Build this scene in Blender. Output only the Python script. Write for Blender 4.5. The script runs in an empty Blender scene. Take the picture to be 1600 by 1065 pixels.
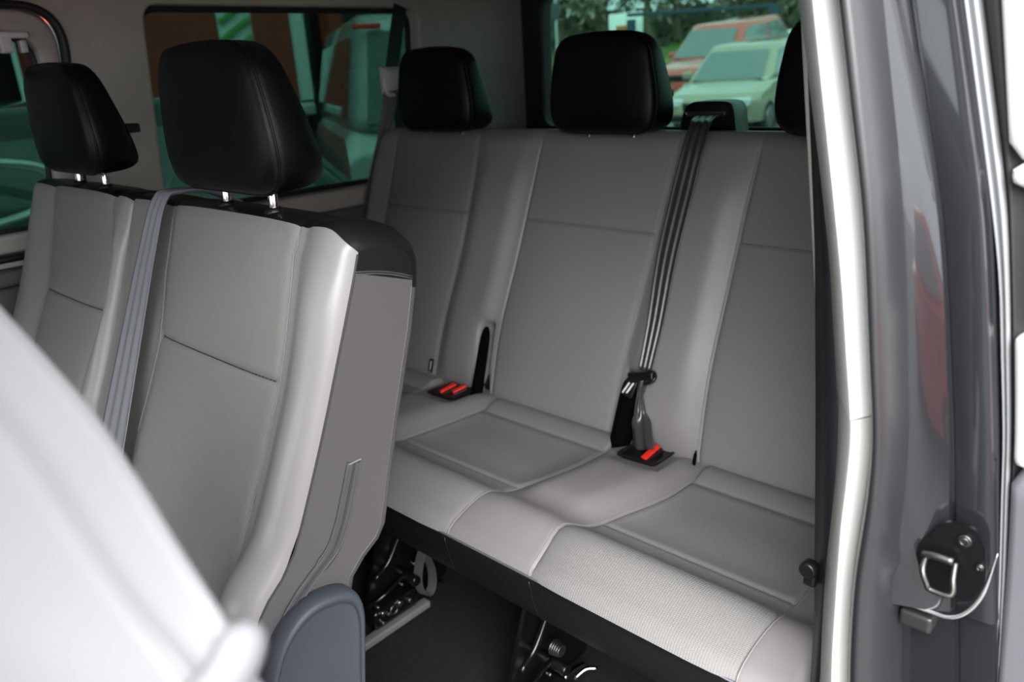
import bpy, bmesh, math, random
from mathutils import Vector, Matrix
random.seed(7)
sc = bpy.context.scene
C = sc.collection
PI = math.pi

# ------------------------------------------------------------------ camera, sky, sun, exposure
cam_d = bpy.data.cameras.new('camera'); cam = bpy.data.objects.new('camera', cam_d); C.objects.link(cam)
Rv = Vector((0.734, 0.677, -0.058)).normalized(); Fv = Vector((-0.653, 0.680, -0.333)).normalized()
Uv = Rv.cross(Fv).normalized(); Rv = Fv.cross(Uv).normalized()
cam.matrix_world = Matrix(((Rv.x, Uv.x, -Fv.x, 0), (Rv.y, Uv.y, -Fv.y, 0), (Rv.z, Uv.z, -Fv.z, 1.07), (0, 0, 0, 1)))
cam_d.lens = 27.24; cam_d.sensor_width = 36; cam_d.clip_start = 0.02; cam_d.clip_end = 300
cam_d.dof.use_dof = True; cam_d.dof.focus_distance = 0.92; cam_d.dof.aperture_fstop = 5.6
sc.camera = cam
sc.view_settings.view_transform = 'Standard'; sc.view_settings.look = 'None'
sc.view_settings.gamma = 1; sc.view_settings.use_curve_mapping = False
sc.view_settings.exposure = 0.8
w = bpy.data.worlds.new('overcast'); sc.world = w; w.use_nodes = True
nt = w.node_tree; bg = nt.nodes['Background']
geo = nt.nodes.new('ShaderNodeTexCoord'); sep = nt.nodes.new('ShaderNodeSeparateXYZ'); rmp = nt.nodes.new('ShaderNodeValToRGB')
nt.links.new(geo.outputs['Generated'], sep.inputs[0]); nt.links.new(sep.outputs['Z'], rmp.inputs[0]); nt.links.new(rmp.outputs[0], bg.inputs[0])
rmp.color_ramp.elements[0].position = 0.0; rmp.color_ramp.elements[0].color = (0.75, 0.80, 0.84, 1)
rmp.color_ramp.elements[1].position = 0.6; rmp.color_ramp.elements[1].color = (1.0, 1.02, 1.05, 1)
bg.inputs[1].default_value = 2.6
sun_d = bpy.data.lights.new('sun', 'SUN'); sun_d.energy = 4.7; sun_d.angle = math.radians(50); sun_d.color = (1.0, 0.985, 0.96)
sun = bpy.data.objects.new('sun', sun_d); C.objects.link(sun)
sun.rotation_euler = Vector((-0.50, 0.60, -0.60)).to_track_quat('-Z', 'Y').to_euler()   # soft sun behind thin cloud, from the open door side

# ------------------------------------------------------------------ materials
def nmat(name, col, rough=0.5, metal=0.0, bump=None, coat=0.0, spec=0.5, var=0.0, varscale=8, emis=None, sheen=0):
    m = bpy.data.materials.new(name); m.use_nodes = True
    n = m.node_tree.nodes; l = m.node_tree.links; b = n['Principled BSDF']
    b.inputs['Base Color'].default_value = (*col, 1); b.inputs['Roughness'].default_value = rough; b.inputs['Metallic'].default_value = metal
    b.inputs['Specular IOR Level'].default_value = spec; b.inputs['Coat Weight'].default_value = coat; b.inputs['Coat Roughness'].default_value = 0.05
    if sheen: b.inputs['Sheen Weight'].default_value = sheen
    if emis: b.inputs['Emission Color'].default_value = (*emis[0], 1); b.inputs['Emission Strength'].default_value = emis[1]
    tc = n.new('ShaderNodeTexCoord')
    if var:
        nz = n.new('ShaderNodeTexNoise'); nz.inputs['Scale'].default_value = varscale; nz.inputs['Detail'].default_value = 5
        l.new(tc.outputs['Object'], nz.inputs['Vector'])
        r = n.new('ShaderNodeValToRGB'); r.color_ramp.elements[0].position = 0.3; r.color_ramp.elements[1].position = 0.7
        r.color_ramp.elements[0].color = (*[c * (1 - var) for c in col], 1); r.color_ramp.elements[1].color = (*[min(1, c * (1 + var)) for c in col], 1)
        l.new(nz.outputs[0], r.inputs[0]); l.new(r.outputs[0], b.inputs['Base Color'])
    if bump:
        nz = n.new('ShaderNodeTexNoise'); nz.inputs['Scale'].default_value = bump[0]; nz.inputs['Detail'].default_value = 4
        l.new(tc.outputs['Object'], nz.inputs['Vector'])
        bp = n.new('ShaderNodeBump'); bp.inputs['Strength'].default_value = bump[1]; bp.inputs['Distance'].default_value = bump[2]
        l.new(nz.outputs[0], bp.inputs['Height']); l.new(bp.outputs[0], b.inputs['Normal'])
    return m
def weave(name, col, col2, pitch=0.0036, rough=0.75, depth=0.0008):
    """fabric with a fine raised grid: rows of small pads across x and along the slope"""
    m = bpy.data.materials.new(name); m.use_nodes = True
    n = m.node_tree.nodes; l = m.node_tree.links; b = n['Principled BSDF']
    b.inputs['Roughness'].default_value = rough; b.inputs['Specular IOR Level'].default_value = 0.4
    tc = n.new('ShaderNodeTexCoord'); s = n.new('ShaderNodeSeparateXYZ'); l.new(tc.outputs['Object'], s.inputs[0])
    def M(op, a, bb=None):
        x = n.new('ShaderNodeMath'); x.operation = op
        for i, v in enumerate((a, bb)):
            if v is None: continue
            if isinstance(v, (int, float)): x.inputs[i].default_value = v
            else: l.new(v, x.inputs[i])
        return x.outputs[0]
    k = 2 * PI / pitch
    a = M('SINE', M('MULTIPLY', s.outputs['X'], k))
    yz = M('ADD', M('MULTIPLY', s.outputs['Z'], 1.0), M('MULTIPLY', s.outputs['Y'], 0.85))
    c = M('SINE', M('MULTIPLY', yz, k * 1.25))
    h = M('MULTIPLY', M('ADD', a, 1.0), M('ADD', c, 1.0)); h = M('MULTIPLY', h, 0.25)
    mx = n.new('ShaderNodeMix'); mx.data_type = 'RGBA'
    l.new(h, mx.inputs[0]); mx.inputs[6].default_value = (*col2, 1); mx.inputs[7].default_value = (*col, 1)
    l.new(mx.outputs[2], b.inputs['Base Color'])
    bp = n.new('ShaderNodeBump'); bp.inputs['Strength'].default_value = 0.5; bp.inputs['Distance'].default_value = depth
    l.new(h, bp.inputs['Height']); l.new(bp.outputs[0], b.inputs['Normal'])
    return m
def glassm(name, tint, rough=0.02):
    m = bpy.data.materials.new(name); m.use_nodes = True
    n = m.node_tree.nodes; l = m.node_tree.links; n.remove(n['Principled BSDF'])
    t = n.new('ShaderNodeBsdfTransparent'); t.inputs[0].default_value = (*tint, 1)
    g = n.new('ShaderNodeBsdfGlossy'); g.inputs['Roughness'].default_value = rough
    f = n.new('ShaderNodeFresnel'); f.inputs[0].default_value = 1.45
    x = n.new('ShaderNodeMixShader'); l.new(f.outputs[0], x.inputs[0]); l.new(t.outputs[0], x.inputs[1]); l.new(g.outputs[0], x.inputs[2])
    l.new(x.outputs[0], n['Material Output'].inputs['Surface'])
    return m
LEA = nmat('grey_leatherette', (0.26, 0.247, 0.247), 0.42, bump=(420, 0.12, 0.001), spec=0.5)
FAB = weave('grey_fabric', (0.29, 0.281, 0.277), (0.215, 0.208, 0.205))
FABM = weave('grey_fabric_fine', (0.34, 0.342, 0.326), (0.26, 0.26, 0.25), pitch=0.0022)
LEAM = nmat('light_grey_leatherette', (0.32, 0.312, 0.308), 0.28, bump=(420, 0.10, 0.001), spec=0.55)
PIPE = nmat('grey_piping', (0.29, 0.28, 0.275), 0.5)
LEAS = nmat('shaded_grey_leatherette', (0.112, 0.106, 0.108), 0.40, bump=(420, 0.12, 0.001))  # same leatherette as the seat front, with the side's shade in its colour
STITCH = nmat('dark_stitching', (0.05, 0.05, 0.052), 0.7)
BLEA = nmat('black_leatherette', (0.010, 0.010, 0.0115), 0.40, bump=(380, 0.2, 0.0012), spec=0.5)
HLEA = nmat('headrest_leatherette', (0.0025, 0.0026, 0.0029), 0.38, bump=(380, 0.2, 0.0012), spec=0.24)
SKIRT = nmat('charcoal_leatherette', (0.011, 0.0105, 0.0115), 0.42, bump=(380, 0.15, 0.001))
BPLA = nmat('black_plastic', (0.008, 0.008, 0.009), 0.35)
VOID = nmat('matt_black_slit', (0.002, 0.002, 0.0022), 0.9, spec=0.05)
DPLA = nmat('slate_plastic', (0.062, 0.072, 0.088), 0.45, bump=(700, 0.25, 0.0008))
CHR = nmat('chrome', (0.85, 0.85, 0.85), 0.12, 1.0)
STEEL = nmat('dull_steel', (0.30, 0.28, 0.27), 0.4, 1.0)
BMET = nmat('black_steel', (0.005, 0.005, 0.0055), 0.22, 0.0, spec=0.6)
RED = nmat('red_plastic', (0.85, 0.03, 0.015), 0.35, emis=None)
WEB = nmat('black_webbing', (0.045, 0.044, 0.045), 0.30, spec=0.7, bump=(900, 0.15, 0.0006))
WEBG = nmat('grey_webbing', (0.23, 0.24, 0.265), 0.42, spec=0.6, bump=(900, 0.15, 0.0006))
WEBB = nmat('taupe_webbing', (0.13, 0.115, 0.112), 0.5)
CARP = nmat('black_carpet', (0.010, 0.009, 0.0088), 0.95, bump=(260, 0.9, 0.004), var=0.35, varscale=60)
TRIMG = nmat('pale_trim', (0.66, 0.645, 0.62), 0.55, bump=(500, 0.1, 0.0006))
WALLG = nmat('warm_grey_trim', (0.46, 0.432, 0.39), 0.65, bump=(500, 0.15, 0.0008), var=0.06, varscale=14)
WALLD = nmat('dark_grey_trim', (0.11, 0.105, 0.108), 0.6, bump=(500, 0.15, 0.0008))
CEIL = nmat('headliner', (0.3, 0.28, 0.262), 0.85, bump=(300, 0.2, 0.001))
SEALM = nmat('rubber_seal', (0.020, 0.020, 0.023), 0.34, spec=0.8)
RUB = nmat('black_rubber', (0.012, 0.012, 0.014), 0.5)
PAINT = nmat('charcoal_paint', (0.018, 0.0195, 0.023), 0.25, 0.3, coat=1.0, var=0.08, varscale=900)
WPL = nmat('white_trim', (0.74, 0.74, 0.72), 0.4)
DOORG = nmat('door_grey', (0.14, 0.14, 0.155), 0.5)
FG = nmat('silver_grey_leatherette', (0.185, 0.185, 0.195), 0.4)
GL_SIDE = glassm('green_privacy_glass', (0.125, 0.215, 0.187))
GL_REAR = glassm('green_rear_glass', (0.31, 0.455, 0.415))
GL_R = glassm('privacy_glass', (0.12, 0.20, 0.18))

# ------------------------------------------------------------------ helpers
def link(name, me, mat, parent=None, smooth=True):
    o = bpy.data.objects.new(name, me); C.objects.link(o)
    if mat is not None: me.materials.append(mat)
    if smooth:
        for p in me.polygons: p.use_smooth = True
    if parent is not None: o.parent = parent
    return o
def fixn(bm):
    bmesh.ops.remove_doubles(bm, verts=bm.verts, dist=1e-6)
    bmesh.ops.recalc_face_normals(bm, faces=bm.faces)
def obj(name, bm, mat, parent=None, smooth=True, fix=True, sharp=None):
    if fix: fixn(bm)
    if sharp is not None:
        for e in bm.edges:
            if len(e.link_faces) == 2 and e.calc_face_angle(0) > math.radians(sharp): e.smooth = False
    me = bpy.data.meshes.new(name); bm.to_mesh(me); bm.free()
    return link(name, me, mat, parent, smooth)
def tag(o, label=None, cat=None, group=None, kind=None):
    if label: o['label'] = label
    if cat: o['category'] = cat
    if group: o['group'] = group
    if kind: o['kind'] = kind
    return o
def thing(name, label, cat, loc=(0, 0, 0), rz=0, group=None):
    o = bpy.data.objects.new(name, None); C.objects.link(o); o.location = loc; o.rotation_euler = (0, 0, rz)
    o.empty_display_size = 0.05
    return tag(o, label, cat, group)
def grid(bm, rows, close_u=False, close_v=False, cap=False):
    vs = [[bm.verts.new(p) for p in r] for r in rows]
    nu = len(vs); nv = len(vs[0])
    for i in range(nu if close_u else nu - 1):
        for j in range(nv if close_v else nv - 1):
            a, b, c, d = vs[i][j], vs[i][(j + 1) % nv], vs[(i + 1) % nu][(j + 1) % nv], vs[(i + 1) % nu][j]
            try: bm.faces.new((a, b, c, d))
            except ValueError: pass
    if cap:
        for r in (vs[0], vs[-1]):
            try: bm.faces.new(r)
            except ValueError: pass
    return vs
def crom(P, n=8, closed=False):
    P = [Vector(p) for p in P]; out = []; N = len(P)
    segs = N if closed else N - 1
    for i in range(segs):
        p1, p2 = P[i], P[(i + 1) % N]
        p0 = P[(i - 1) % N] if (closed or i > 0) else p1 * 2 - p2
        p3 = P[(i + 2) % N] if (closed or i + 2 < N) else p2 * 2 - p1
        for k in range(n):
            t = k / n
            out.append(0.5 * ((2 * p1) + (p2 - p0) * t + (2 * p0 - 5 * p1 + 4 * p2 - p3) * t * t + (3 * p1 - p0 - 3 * p2 + p3) * t ** 3))
    if not closed: out.append(P[-1])
    return out
def tube(bm, pts, r, n=10, closed=False, cap=True, flat=1.0, up=None):
    pts = [Vector(p) for p in pts]; rings = []; N = len(pts); prev = None
    for i, p in enumerate(pts):
        if closed: t = pts[(i + 1) % N] - pts[i - 1]
        else: t = pts[min(i + 1, N - 1)] - pts[max(i - 1, 0)]
        t.normalize()
        if prev is None:
            a = Vector(up) if up else (Vector((0, 0, 1)) if abs(t.z) < 0.9 else Vector((1, 0, 0)))
            s = t.cross(a).normalized()
        else:
            s = (prev - t * prev.dot(t)).normalized()
        prev = s; b = s.cross(t)
        rr = r[i] if isinstance(r, (list, tuple)) else r
        rings.append([p + s * math.cos(2 * PI * k / n) * rr + b * math.sin(2 * PI * k / n) * rr * flat for k in range(n)])
    grid(bm, rings, close_u=closed, close_v=True, cap=cap and not closed)
def box(bm, c, s, bev=0.0, rot=None, seg=2):
    r = bmesh.ops.create_cube(bm, size=1.0); vs = r['verts']
    M = Matrix.Translation(c) @ (rot if rot is not None else Matrix.Identity(4)) @ Matrix.Diagonal((*s, 1))
    bmesh.ops.transform(bm, matrix=M, verts=vs)
    if bev:
        es = list({e for v in vs for e in v.link_edges})
        bmesh.ops.bevel(bm, geom=es, offset=bev, segments=seg, affect='EDGES', profile=0.7)
def cyl(bm, a, b, r, n=20, r2=None, bev=True):
    a = Vector(a); b = Vector(b); d = (b - a); L = d.length; d.normalize(); r2 = r if r2 is None else r2
    e = min(r, r2, L) * 0.18 if bev else 0
    pts = [a, a + d * e * 0.01, a + d * e, b - d * e, b - d * e * 0.01, b]
    rad = [r - e, r - e * 0.9, r, r2, r2 - e * 0.9, r2 - e]
    tube(bm, pts, rad, n)
def ribbon(bm, pts, side, width, th=0.0014, ridges=0, ridge_h=0.0012, n=13):
    """seat-belt webbing: pts centre line, side = list of side vectors; closed thin strip with lengthwise ridges"""
    pts = [Vector(p) for p in pts]; rings = []
    for i, p in enumerate(pts):
        t = (pts[min(i + 1, len(pts) - 1)] - pts[max(i - 1, 0)]).normalized()
        s = Vector(side[i]); s = (s - t * s.dot(t)).normalized(); nn = s.cross(t).normalized()
        wd = width[i] if isinstance(width, (list, tuple)) else width
        top = []; bot = []
        for k in range(n):
            f = k / (n - 1) - 0.5
            h = ridge_h * math.cos(f * 2 * PI * ridges) if ridges else 0
            top.append(p + s * f * wd + nn * (th / 2 + h)); bot.append(p + s * f * wd + nn * (-th / 2 + h))
        rings.append(top + bot[::-1])
    grid(bm, rings, close_v=True, cap=True)
def plate(name, outer, holes, thick, mat, place, parent=None, bevel=0.0, res=1):
    """flat panel with cut-outs: 2-D outlines, real thickness, softened edges; place() maps (a,b,c) to the room"""
    cu = bpy.data.curves.new(name, 'CURVE'); cu.dimensions = '2D'; cu.fill_mode = 'BOTH'
    cu.extrude = thick / 2 - bevel; cu.bevel_depth = bevel; cu.bevel_resolution = 3; cu.offset = -bevel
    for poly in [outer] + holes:
        sp = cu.splines.new('POLY'); sp.points.add(len(poly) - 1); sp.use_cyclic_u = True
        for k, p in enumerate(poly): sp.points[k].co = (p[0], p[1], 0, 1)
    tmp = bpy.data.objects.new(name, cu); C.objects.link(tmp)
    dg = bpy.context.evaluated_depsgraph_get(); dg.update()
    me = bpy.data.meshes.new_from_object(tmp.evaluated_get(dg)); bpy.data.objects.remove(tmp)
    for v in me.vertices: v.co = place(*v.co)
    bm = bmesh.new(); bm.from_mesh(me); bpy.data.meshes.remove(me)
    bmesh.ops.remove_doubles(bm, verts=bm.verts, dist=1e-5)
    return obj(name, bm, mat, parent, True, True, sharp=35)
def rpoly(P, r, n=6):
    """round the corners of a 2-D polygon; r number or list"""
    out = []; N = len(P)
    for i in range(N):
        p = Vector(P[i]); a = Vector(P[i - 1]) - p; b = Vector(P[(i + 1) % N]) - p
        rr = r[i] if isinstance(r, (list, tuple)) else r
        if rr <= 0: out.append((p.x, p.y)); continue
        ra = min(rr, a.length * 0.48); rb = min(rr, b.length * 0.48)
        A = p + a.normalized() * ra; B = p + b.normalized() * rb
        for k in range(n + 1):
            t = k / n; q = A * (1 - t) ** 2 + p * 2 * t * (1 - t) + B * t * t; out.append((q.x, q.y))
    return out
def lerp(a, b, t): return a + (b - a) * t
def sstep(a, b, x):
    t = max(0, min(1, (x - a) / (b - a))); return t * t * (3 - 2 * t)
def interp(x, xs, ys):
    if x <= xs[0]: return ys[0]
    for i in range(1, len(xs)):
        if x <= xs[i]: return lerp(ys[i - 1], ys[i], (x - xs[i - 1]) / (xs[i] - xs[i - 1]))
    return ys[-1]

# ------------------------------------------------------------------ upholstery swept across x
class Pad:
    """closed (y,z) profile swept across x; knots = seam curves; strips and profile ranges become parts"""
    def __init__(s, prof, ranges, knots, disp, end_r=0.02, sub=None):
        # prof: list of (y,z) ; ranges: [(key, i0, i1)] index spans of prof ; knots: list of f(q)->x, q=profile point
        s.prof = [Vector((0, p[0], p[1])) for p in prof]; s.N = len(prof); s.ranges = ranges; s.knots = knots; s.disp = disp; s.er = end_r
        s.nrm = []
        cen = sum(s.prof, Vector()) / s.N
        area = sum(s.prof[i].y * s.prof[(i + 1) % s.N].z - s.prof[(i + 1) % s.N].y * s.prof[i].z for i in range(s.N))
        for i in range(s.N):
            t = (s.prof[(i + 1) % s.N] - s.prof[i - 1]).normalized(); nn = Vector((0, t.z, -t.y))
            if area < 0: nn = -nn
            s.nrm.append(nn)
    def fracs(s, k, w=0.3):
        fine = [0, 0.0025, 0.006, 0.012, 0.022]
        L = w
        a = [f / L for f in fine if f / L < 0.45]
        mid = [a[-1] + (1 - 2 * a[-1]) * j / 8 for j in range(1, 8)]
        return a + mid + [1 - x for x in a[::-1]]
    warp = None
    def point(s, i, x, end=0.0):
        p = s.prof[i]; d = s.disp(x, p, i) - end
        q = Vector((x, 0, 0)) + p + s.nrm[i] * d
        return s.warp(q, i) if s.warp else q
    def build(s):
        N = s.N; K = len(s.knots)
        buckets = {}
        tagr = {}
        for key, i0, i1 in s.ranges:
            for i in range(i0, i1): tagr[i % N] = key
        xL = [s.knots[0](s.prof[i], i) for i in range(N)]; xR = [s.knots[-1](s.prof[i], i) for i in range(N)]
        # end roundings
        ends = []
        for a in (0.0, 0.25, 0.5, 0.75):
            th = a * PI / 2; ends.append((s.er * (1 - math.sin(th)) , s.er * (1 - math.cos(th))))
        cols = []                      # list of (strip, [points])
        for (inn, off) in [(s.er * (1 - math.cos(q)), s.er * (1 - math.sin(q))) for q in (0, PI / 8, PI / 4, 3 * PI / 8)]:
            cols.append((0, [s.point(i, xL[i] + inn, off) for i in range(N)]))
        for k in range(K - 1):
            f0 = s.knots[k]; f1 = s.knots[k + 1]
            wmean = abs(f1(s.prof[0], 0) - f0(s.prof[0], 0))
            fr = s.fracs(k, wmean)
            for jf, f in enumerate(fr):
                if jf == 0 and k > 0: continue
                lo = s.er if k == 0 else 0; hi = s.er if k == K - 2 else 0
                cols.append((k, [s.point(i, lerp(f0(s.prof[i], i) + lo, f1(s.prof[i], i) - hi, f)) for i in range(N)]))
        for (inn, off) in [(s.er * (1 - math.cos(q)), s.er * (1 - math.sin(q))) for q in (3 * PI / 8, PI / 4, PI / 8, 0)]:
            cols.append((K - 2, [s.point(i, xR[i] - inn, off) for i in range(N)]))
        for c in range(len(cols) - 1):
            st = cols[c + 1][0]
            A = cols[c][1]; B = cols[c + 1][1]
            for i in range(N):
                key = (st, tagr.get(i, 'back'))
                buckets.setdefault(key, []).append((A[i], A[(i + 1) % N], B[(i + 1) % N], B[i]))
        s.endloops = (cols[0][1], cols[-1][1])
        return buckets
def bm_from(quads):
    bm = bmesh.new()
    for q in quads:
        vs = [bm.verts.new(p) for p in q]
        try: bm.faces.new(vs)
        except ValueError: pass
    bmesh.ops.remove_doubles(bm, verts=bm.verts, dist=2e-6)
    return bm
def orient(bm, centre):
    """faces outward from a centre (open shells)"""
    c = Vector(centre)
    bmesh.ops.recalc_face_normals(bm, faces=bm.faces)
    sgn = sum((f.calc_center_median() - c).dot(f.normal) * f.calc_area() for f in bm.faces)
    if sgn < 0: bmesh.ops.reverse_faces(bm, faces=bm.faces)

# ------------------------------------------------------------------ headrest
def headrest(parent, loc, tilt=0.0, w=0.265, h=0.205, dep=0.115, name='headrest', mat=None, posts=True, adj=False):
    """padded block: rounded trapezoid face, crowned front, seam round the front edge; posts down into the backrest"""
    mat = mat or HLEA
    base_ = [(-.43, -.5), (.43, -.5), (.5, -.22), (.40, .47), (.0, .51), (-.40, .47), (-.5, -.22)]
    out = rpoly([(x * w, z * h) for x, z in base_], [h * .24, h * .24, h * .5, h * .22, h * .5, h * .22, h * .5], 9)
    M = Matrix.Translation(loc) @ Matrix.Rotation(tilt, 4, 'X')
    rings = []
    prof = [(0.001, 0.0), (0.3, 0.0006), (0.6, 0.003), (0.8, 0.007), (0.92, 0.012), (0.972, 0.018), (0.992, 0.0235), (0.990, 0.026), (0.998, 0.0285), (1.006, 0.038), (1.004, 0.060), (0.99, 0.085), (0.965, 0.100), (0.92, 0.110), (0.82, 0.114), (0.4, 0.115), (0.001, 0.115)]
    for sc_, y in prof:
        yy = y / 0.115 * dep
        r = []
        for (x, z) in out:
            # the block is deeper at the foot than at the crown, and its front face is slightly hollow in height
            zz = z * sc_; dd = yy * (0.78 - 0.24 * z / (h / 2))
            r.append(M @ Vector((x * sc_, dd + 0.012 * (zz / (h / 2)) * 0.3, zz)))
        rings.append(r)
    bm = bmesh.new(); grid(bm, rings, close_v=True, cap=True)
    o = obj(name, bm, mat, parent)
    bm = bmesh.new(); tube(bm, [M @ Vector((x * 0.997, 0.0262 / 0.115 * dep * (0.78 - 0.24 * z / (h / 2)) + 0.0036 * z / (h / 2), z * 0.997)) for x, z in out], 0.0016, 6, closed=True)
    obj('piping', bm, HLEA, o)
    # small adjuster wedge behind
    if adj:
      bm = bmesh.new(); box(bm, M @ Vector((w * 0.30, dep * 0.9, -h * 0.12)), (0.052, 0.03, 0.014), 0.004)
      obj('adjuster', bm, BPLA, o)
    if posts:
        for sx in (-0.055, 0.055):
            bm = bmesh.new()
            p0 = M @ Vector((sx, dep * 0.5, -h / 2 + 0.02)); p1 = p0 + Vector((0, -0.004, -0.075))
            cyl(bm, p0, p1, 0.0055, 16)
            obj('headrest_post', bm, CHR, o)
            bm = bmesh.new(); q = M @ Vector((sx, dep * 0.5, -h / 2)); 
            base = Vector((q.x, q.y - 0.003, loc[2] - h / 2 - 0.030))
            cyl(bm, base, base + Vector((0, 0, 0.012)), 0.012, 18, 0.010)
            obj('post_collar', bm, BPLA, o)
    return o

# ================================================================== SETTING: the van body
def X_(c, d=None): pass
# floor and ceiling
bm = bmesh.new(); box(bm, (-0.93, 0.2, -0.02), (1.66, 3.5, 0.04), 0.004)
tag(obj('floor', bm, CARP), kind='structure')
bm = bmesh.new(); box(bm, (-0.98, 0.2, 1.325), (1.62, 3.5, 0.05), 0.02, seg=4)
tag(obj('ceiling', bm, CEIL), kind='structure')
# far side wall with two window openings (a = y, b = z)
pw = lambda x: (lambda a, b, c: Vector((x + c, a, b)))
win_a = rpoly([(0.722, 0.80), (0.758, 1.234), (1.50, 1.234), (1.468, 0.792)], [0.03, 0.035, 0.05, 0.04])
win_b = rpoly([(-0.50, 0.775), (-0.50, 1.234), (0.603, 1.234), (0.556, 0.775)], [0.05, 0.05, 0.085, 0.05], 10)
plate('wall_left', [(-1.55, 0.0), (-1.55, 1.30), (1.93, 1.30), (1.93, 0.0)], [win_a, win_b], 0.05, WALLG, pw(-1.735), bevel=0.008)
tag(bpy.data.objects['wall_left'], kind='structure')
bm = bmesh.new(); box(bm, (-1.698, 1.27, 0.40), (0.03, 1.30, 0.70), 0.012)
tag(obj('trim_1', bm, WALLD), kind='structure')
bm = bmesh.new(); box(bm, (-1.698, 0.02, 0.38), (0.035, 1.06, 0.70), 0.02, seg=4)
box(bm, (-1.69, 0.02, 0.748), (0.045, 1.06, 0.03), 0.012, seg=4)
tag(obj('trim_2', bm, WALLD), kind='structure')
def frame_ring(name, poly, w_, depth, mat, x, parent=None, round_=0.004):
    """moulding following a window outline, square-ish section"""
    P = [Vector((x, a, b)) for a, b in poly]
    bm = bmesh.new(); tube(bm, P, w_, 12, closed=True, flat=depth / w_, up=(1, 0, 0))
    return obj(name, bm, mat, parent)
def inset(poly, d):
    cx = sum(p[0] for p in poly) / len(poly); cy = sum(p[1] for p in poly) / len(poly)
    mx = max(abs(p[0] - cx) for p in poly); my = max(abs(p[1] - cy) for p in poly)
    return [(cx + (p[0] - cx) * (1 - d / mx), cy + (p[1] - cy) * (1 - d / my)) for p in poly]
# window 1: rear side window
w1 = thing('window_1', None, None); tag(w1, kind='structure')
plate('glass', inset(win_a, -0.015), [], 0.004, GL_SIDE, pw(-1.765), w1)
plate('window_frame', inset(win_a, -0.03), [inset(win_a, 0.012)], 0.012, RUB, pw(-1.757), w1, bevel=0.003)
# window 2: sliding window of the far door, with its black seal and pale inner arch
w2 = thing('window_2', None, None); tag(w2, kind='structure')
plate('glass', inset(win_b, 0.0), [], 0.004, GL_SIDE, pw(-1.765), w2)
frame_ring('seal', inset(win_b, 0.004), 0.008, 0.012, RUB, -1.712, w2)
plate('inner_frame', inset(win_b, 0.010), [inset(win_b, 0.048)], 0.03, WALLG, pw(-1.735), w2, bevel=0.009)
plate('window_frame', inset(win_b, 0.040), [inset(win_b, 0.055)], 0.012, RUB, pw(-1.752), w2, bevel=0.002)
bm = bmesh.new()
for k, (yy, zz, a, b) in enumerate(((0.505, 1.178, 0.055, 0.012), (0.492, 1.162, 0.020, 0.030), (0.520, 1.158, 0.012, 0.022))):
    box(bm, (-1.715, yy, zz), (0.022, a, b), 0.004)
obj('coat_hook', bm, TRIMG, w2)
# tailgate with rear window (a = x, b = z)
pt = lambda y: (lambda a, b, c: Vector((a, y + c, b)))
win_r = rpoly([(-1.642, 0.885), (-1.632, 1.262), (-0.34, 1.262), (-0.32, 0.885)], 0.04)
plate('wall_rear', [(-1.735, 0.0), (-1.735, 1.30), (-0.16, 1.30), (-0.16, 0.0)], [win_r], 0.04, WALLD, pt(1.945), bevel=0.006)
tag(bpy.data.objects['wall_rear'], kind='structure')
w3 = thing('window_3', None, None); tag(w3, kind='structure')
plate('glass', inset(win_r, -0.015), [], 0.004, GL_REAR, pt(1.955), w3)
plate('window_frame', rpoly([(-1.728, 0.85), (-1.724, 1.29), (-0.24, 1.29), (-0.22, 0.85)], 0.03), [inset(win_r, 0.004)], 0.018, RUB, pt(1.918), w3, bevel=0.006)
# near side, behind the door opening: quarter panel with a window
win_q = rpoly([(0.95, 0.86), (0.98, 1.20), (1.78, 1.20), (1.78, 0.86)], 0.05)
plate('wall_right', [(0.72, 0.0), (0.72, 1.30), (1.92, 1.30), (1.92, 0.0)], [win_q], 0.06, WALLG, lambda a, b, c: Vector((-0.150 + c - 0.36 * max(0, b - 0.85), a, b)), bevel=0.006)
tag(bpy.data.objects['wall_right'], kind='structure')
w4 = thing('window_4', None, None); tag(w4, kind='structure')
plate('glass', inset(win_q, -0.02), [], 0.004, GL_R, lambda a, b, c: Vector((-0.140 + c - 0.36 * max(0, b - 0.85), a, b)), w4)
# front of the cabin and the front door on the near side
plate('wall_front', [(-1.735, 0.0), (-1.735, 1.30), (-0.16, 1.30), (-0.16, 0.0)], [rpoly([(-1.60, .92), (-1.55, 1.24), (-.40, 1.24), (-.32, .92)], .05)], 0.04, WALLD, pt(-1.53), bevel=0.006)
tag(bpy.data.objects['wall_front'], kind='structure')
win_d = rpoly([(-1.40, 0.86), (-1.25, 1.20), (-.66, 1.20), (-.66, 0.86)], 0.05)
plate('door_2', [(-1.52, 0.0), (-1.52, 1.28), (-.56, 1.28), (-.56, 0.0)], [win_d], 0.06, WALLD, lambda a, b, c: Vector((-0.150 + c - 0.36 * max(0, b - 0.85), a, b)), bevel=0.006)
tag(bpy.data.objects['door_2'], kind='structure')
# roof rail over the door opening and sill below
bm = bmesh.new(); box(bm, (-0.27, -0.45, 1.30), (0.12, 2.2, 0.07), 0.02, seg=4)
tag(obj('trim_3', bm, TRIMG), kind='structure')
bm = bmesh.new(); box(bm, (-0.12, -0.45, -0.03), (0.14, 2.15, 0.05), 0.012, seg=3)
tag(obj('trim_4', bm, BPLA), kind='structure')

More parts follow.
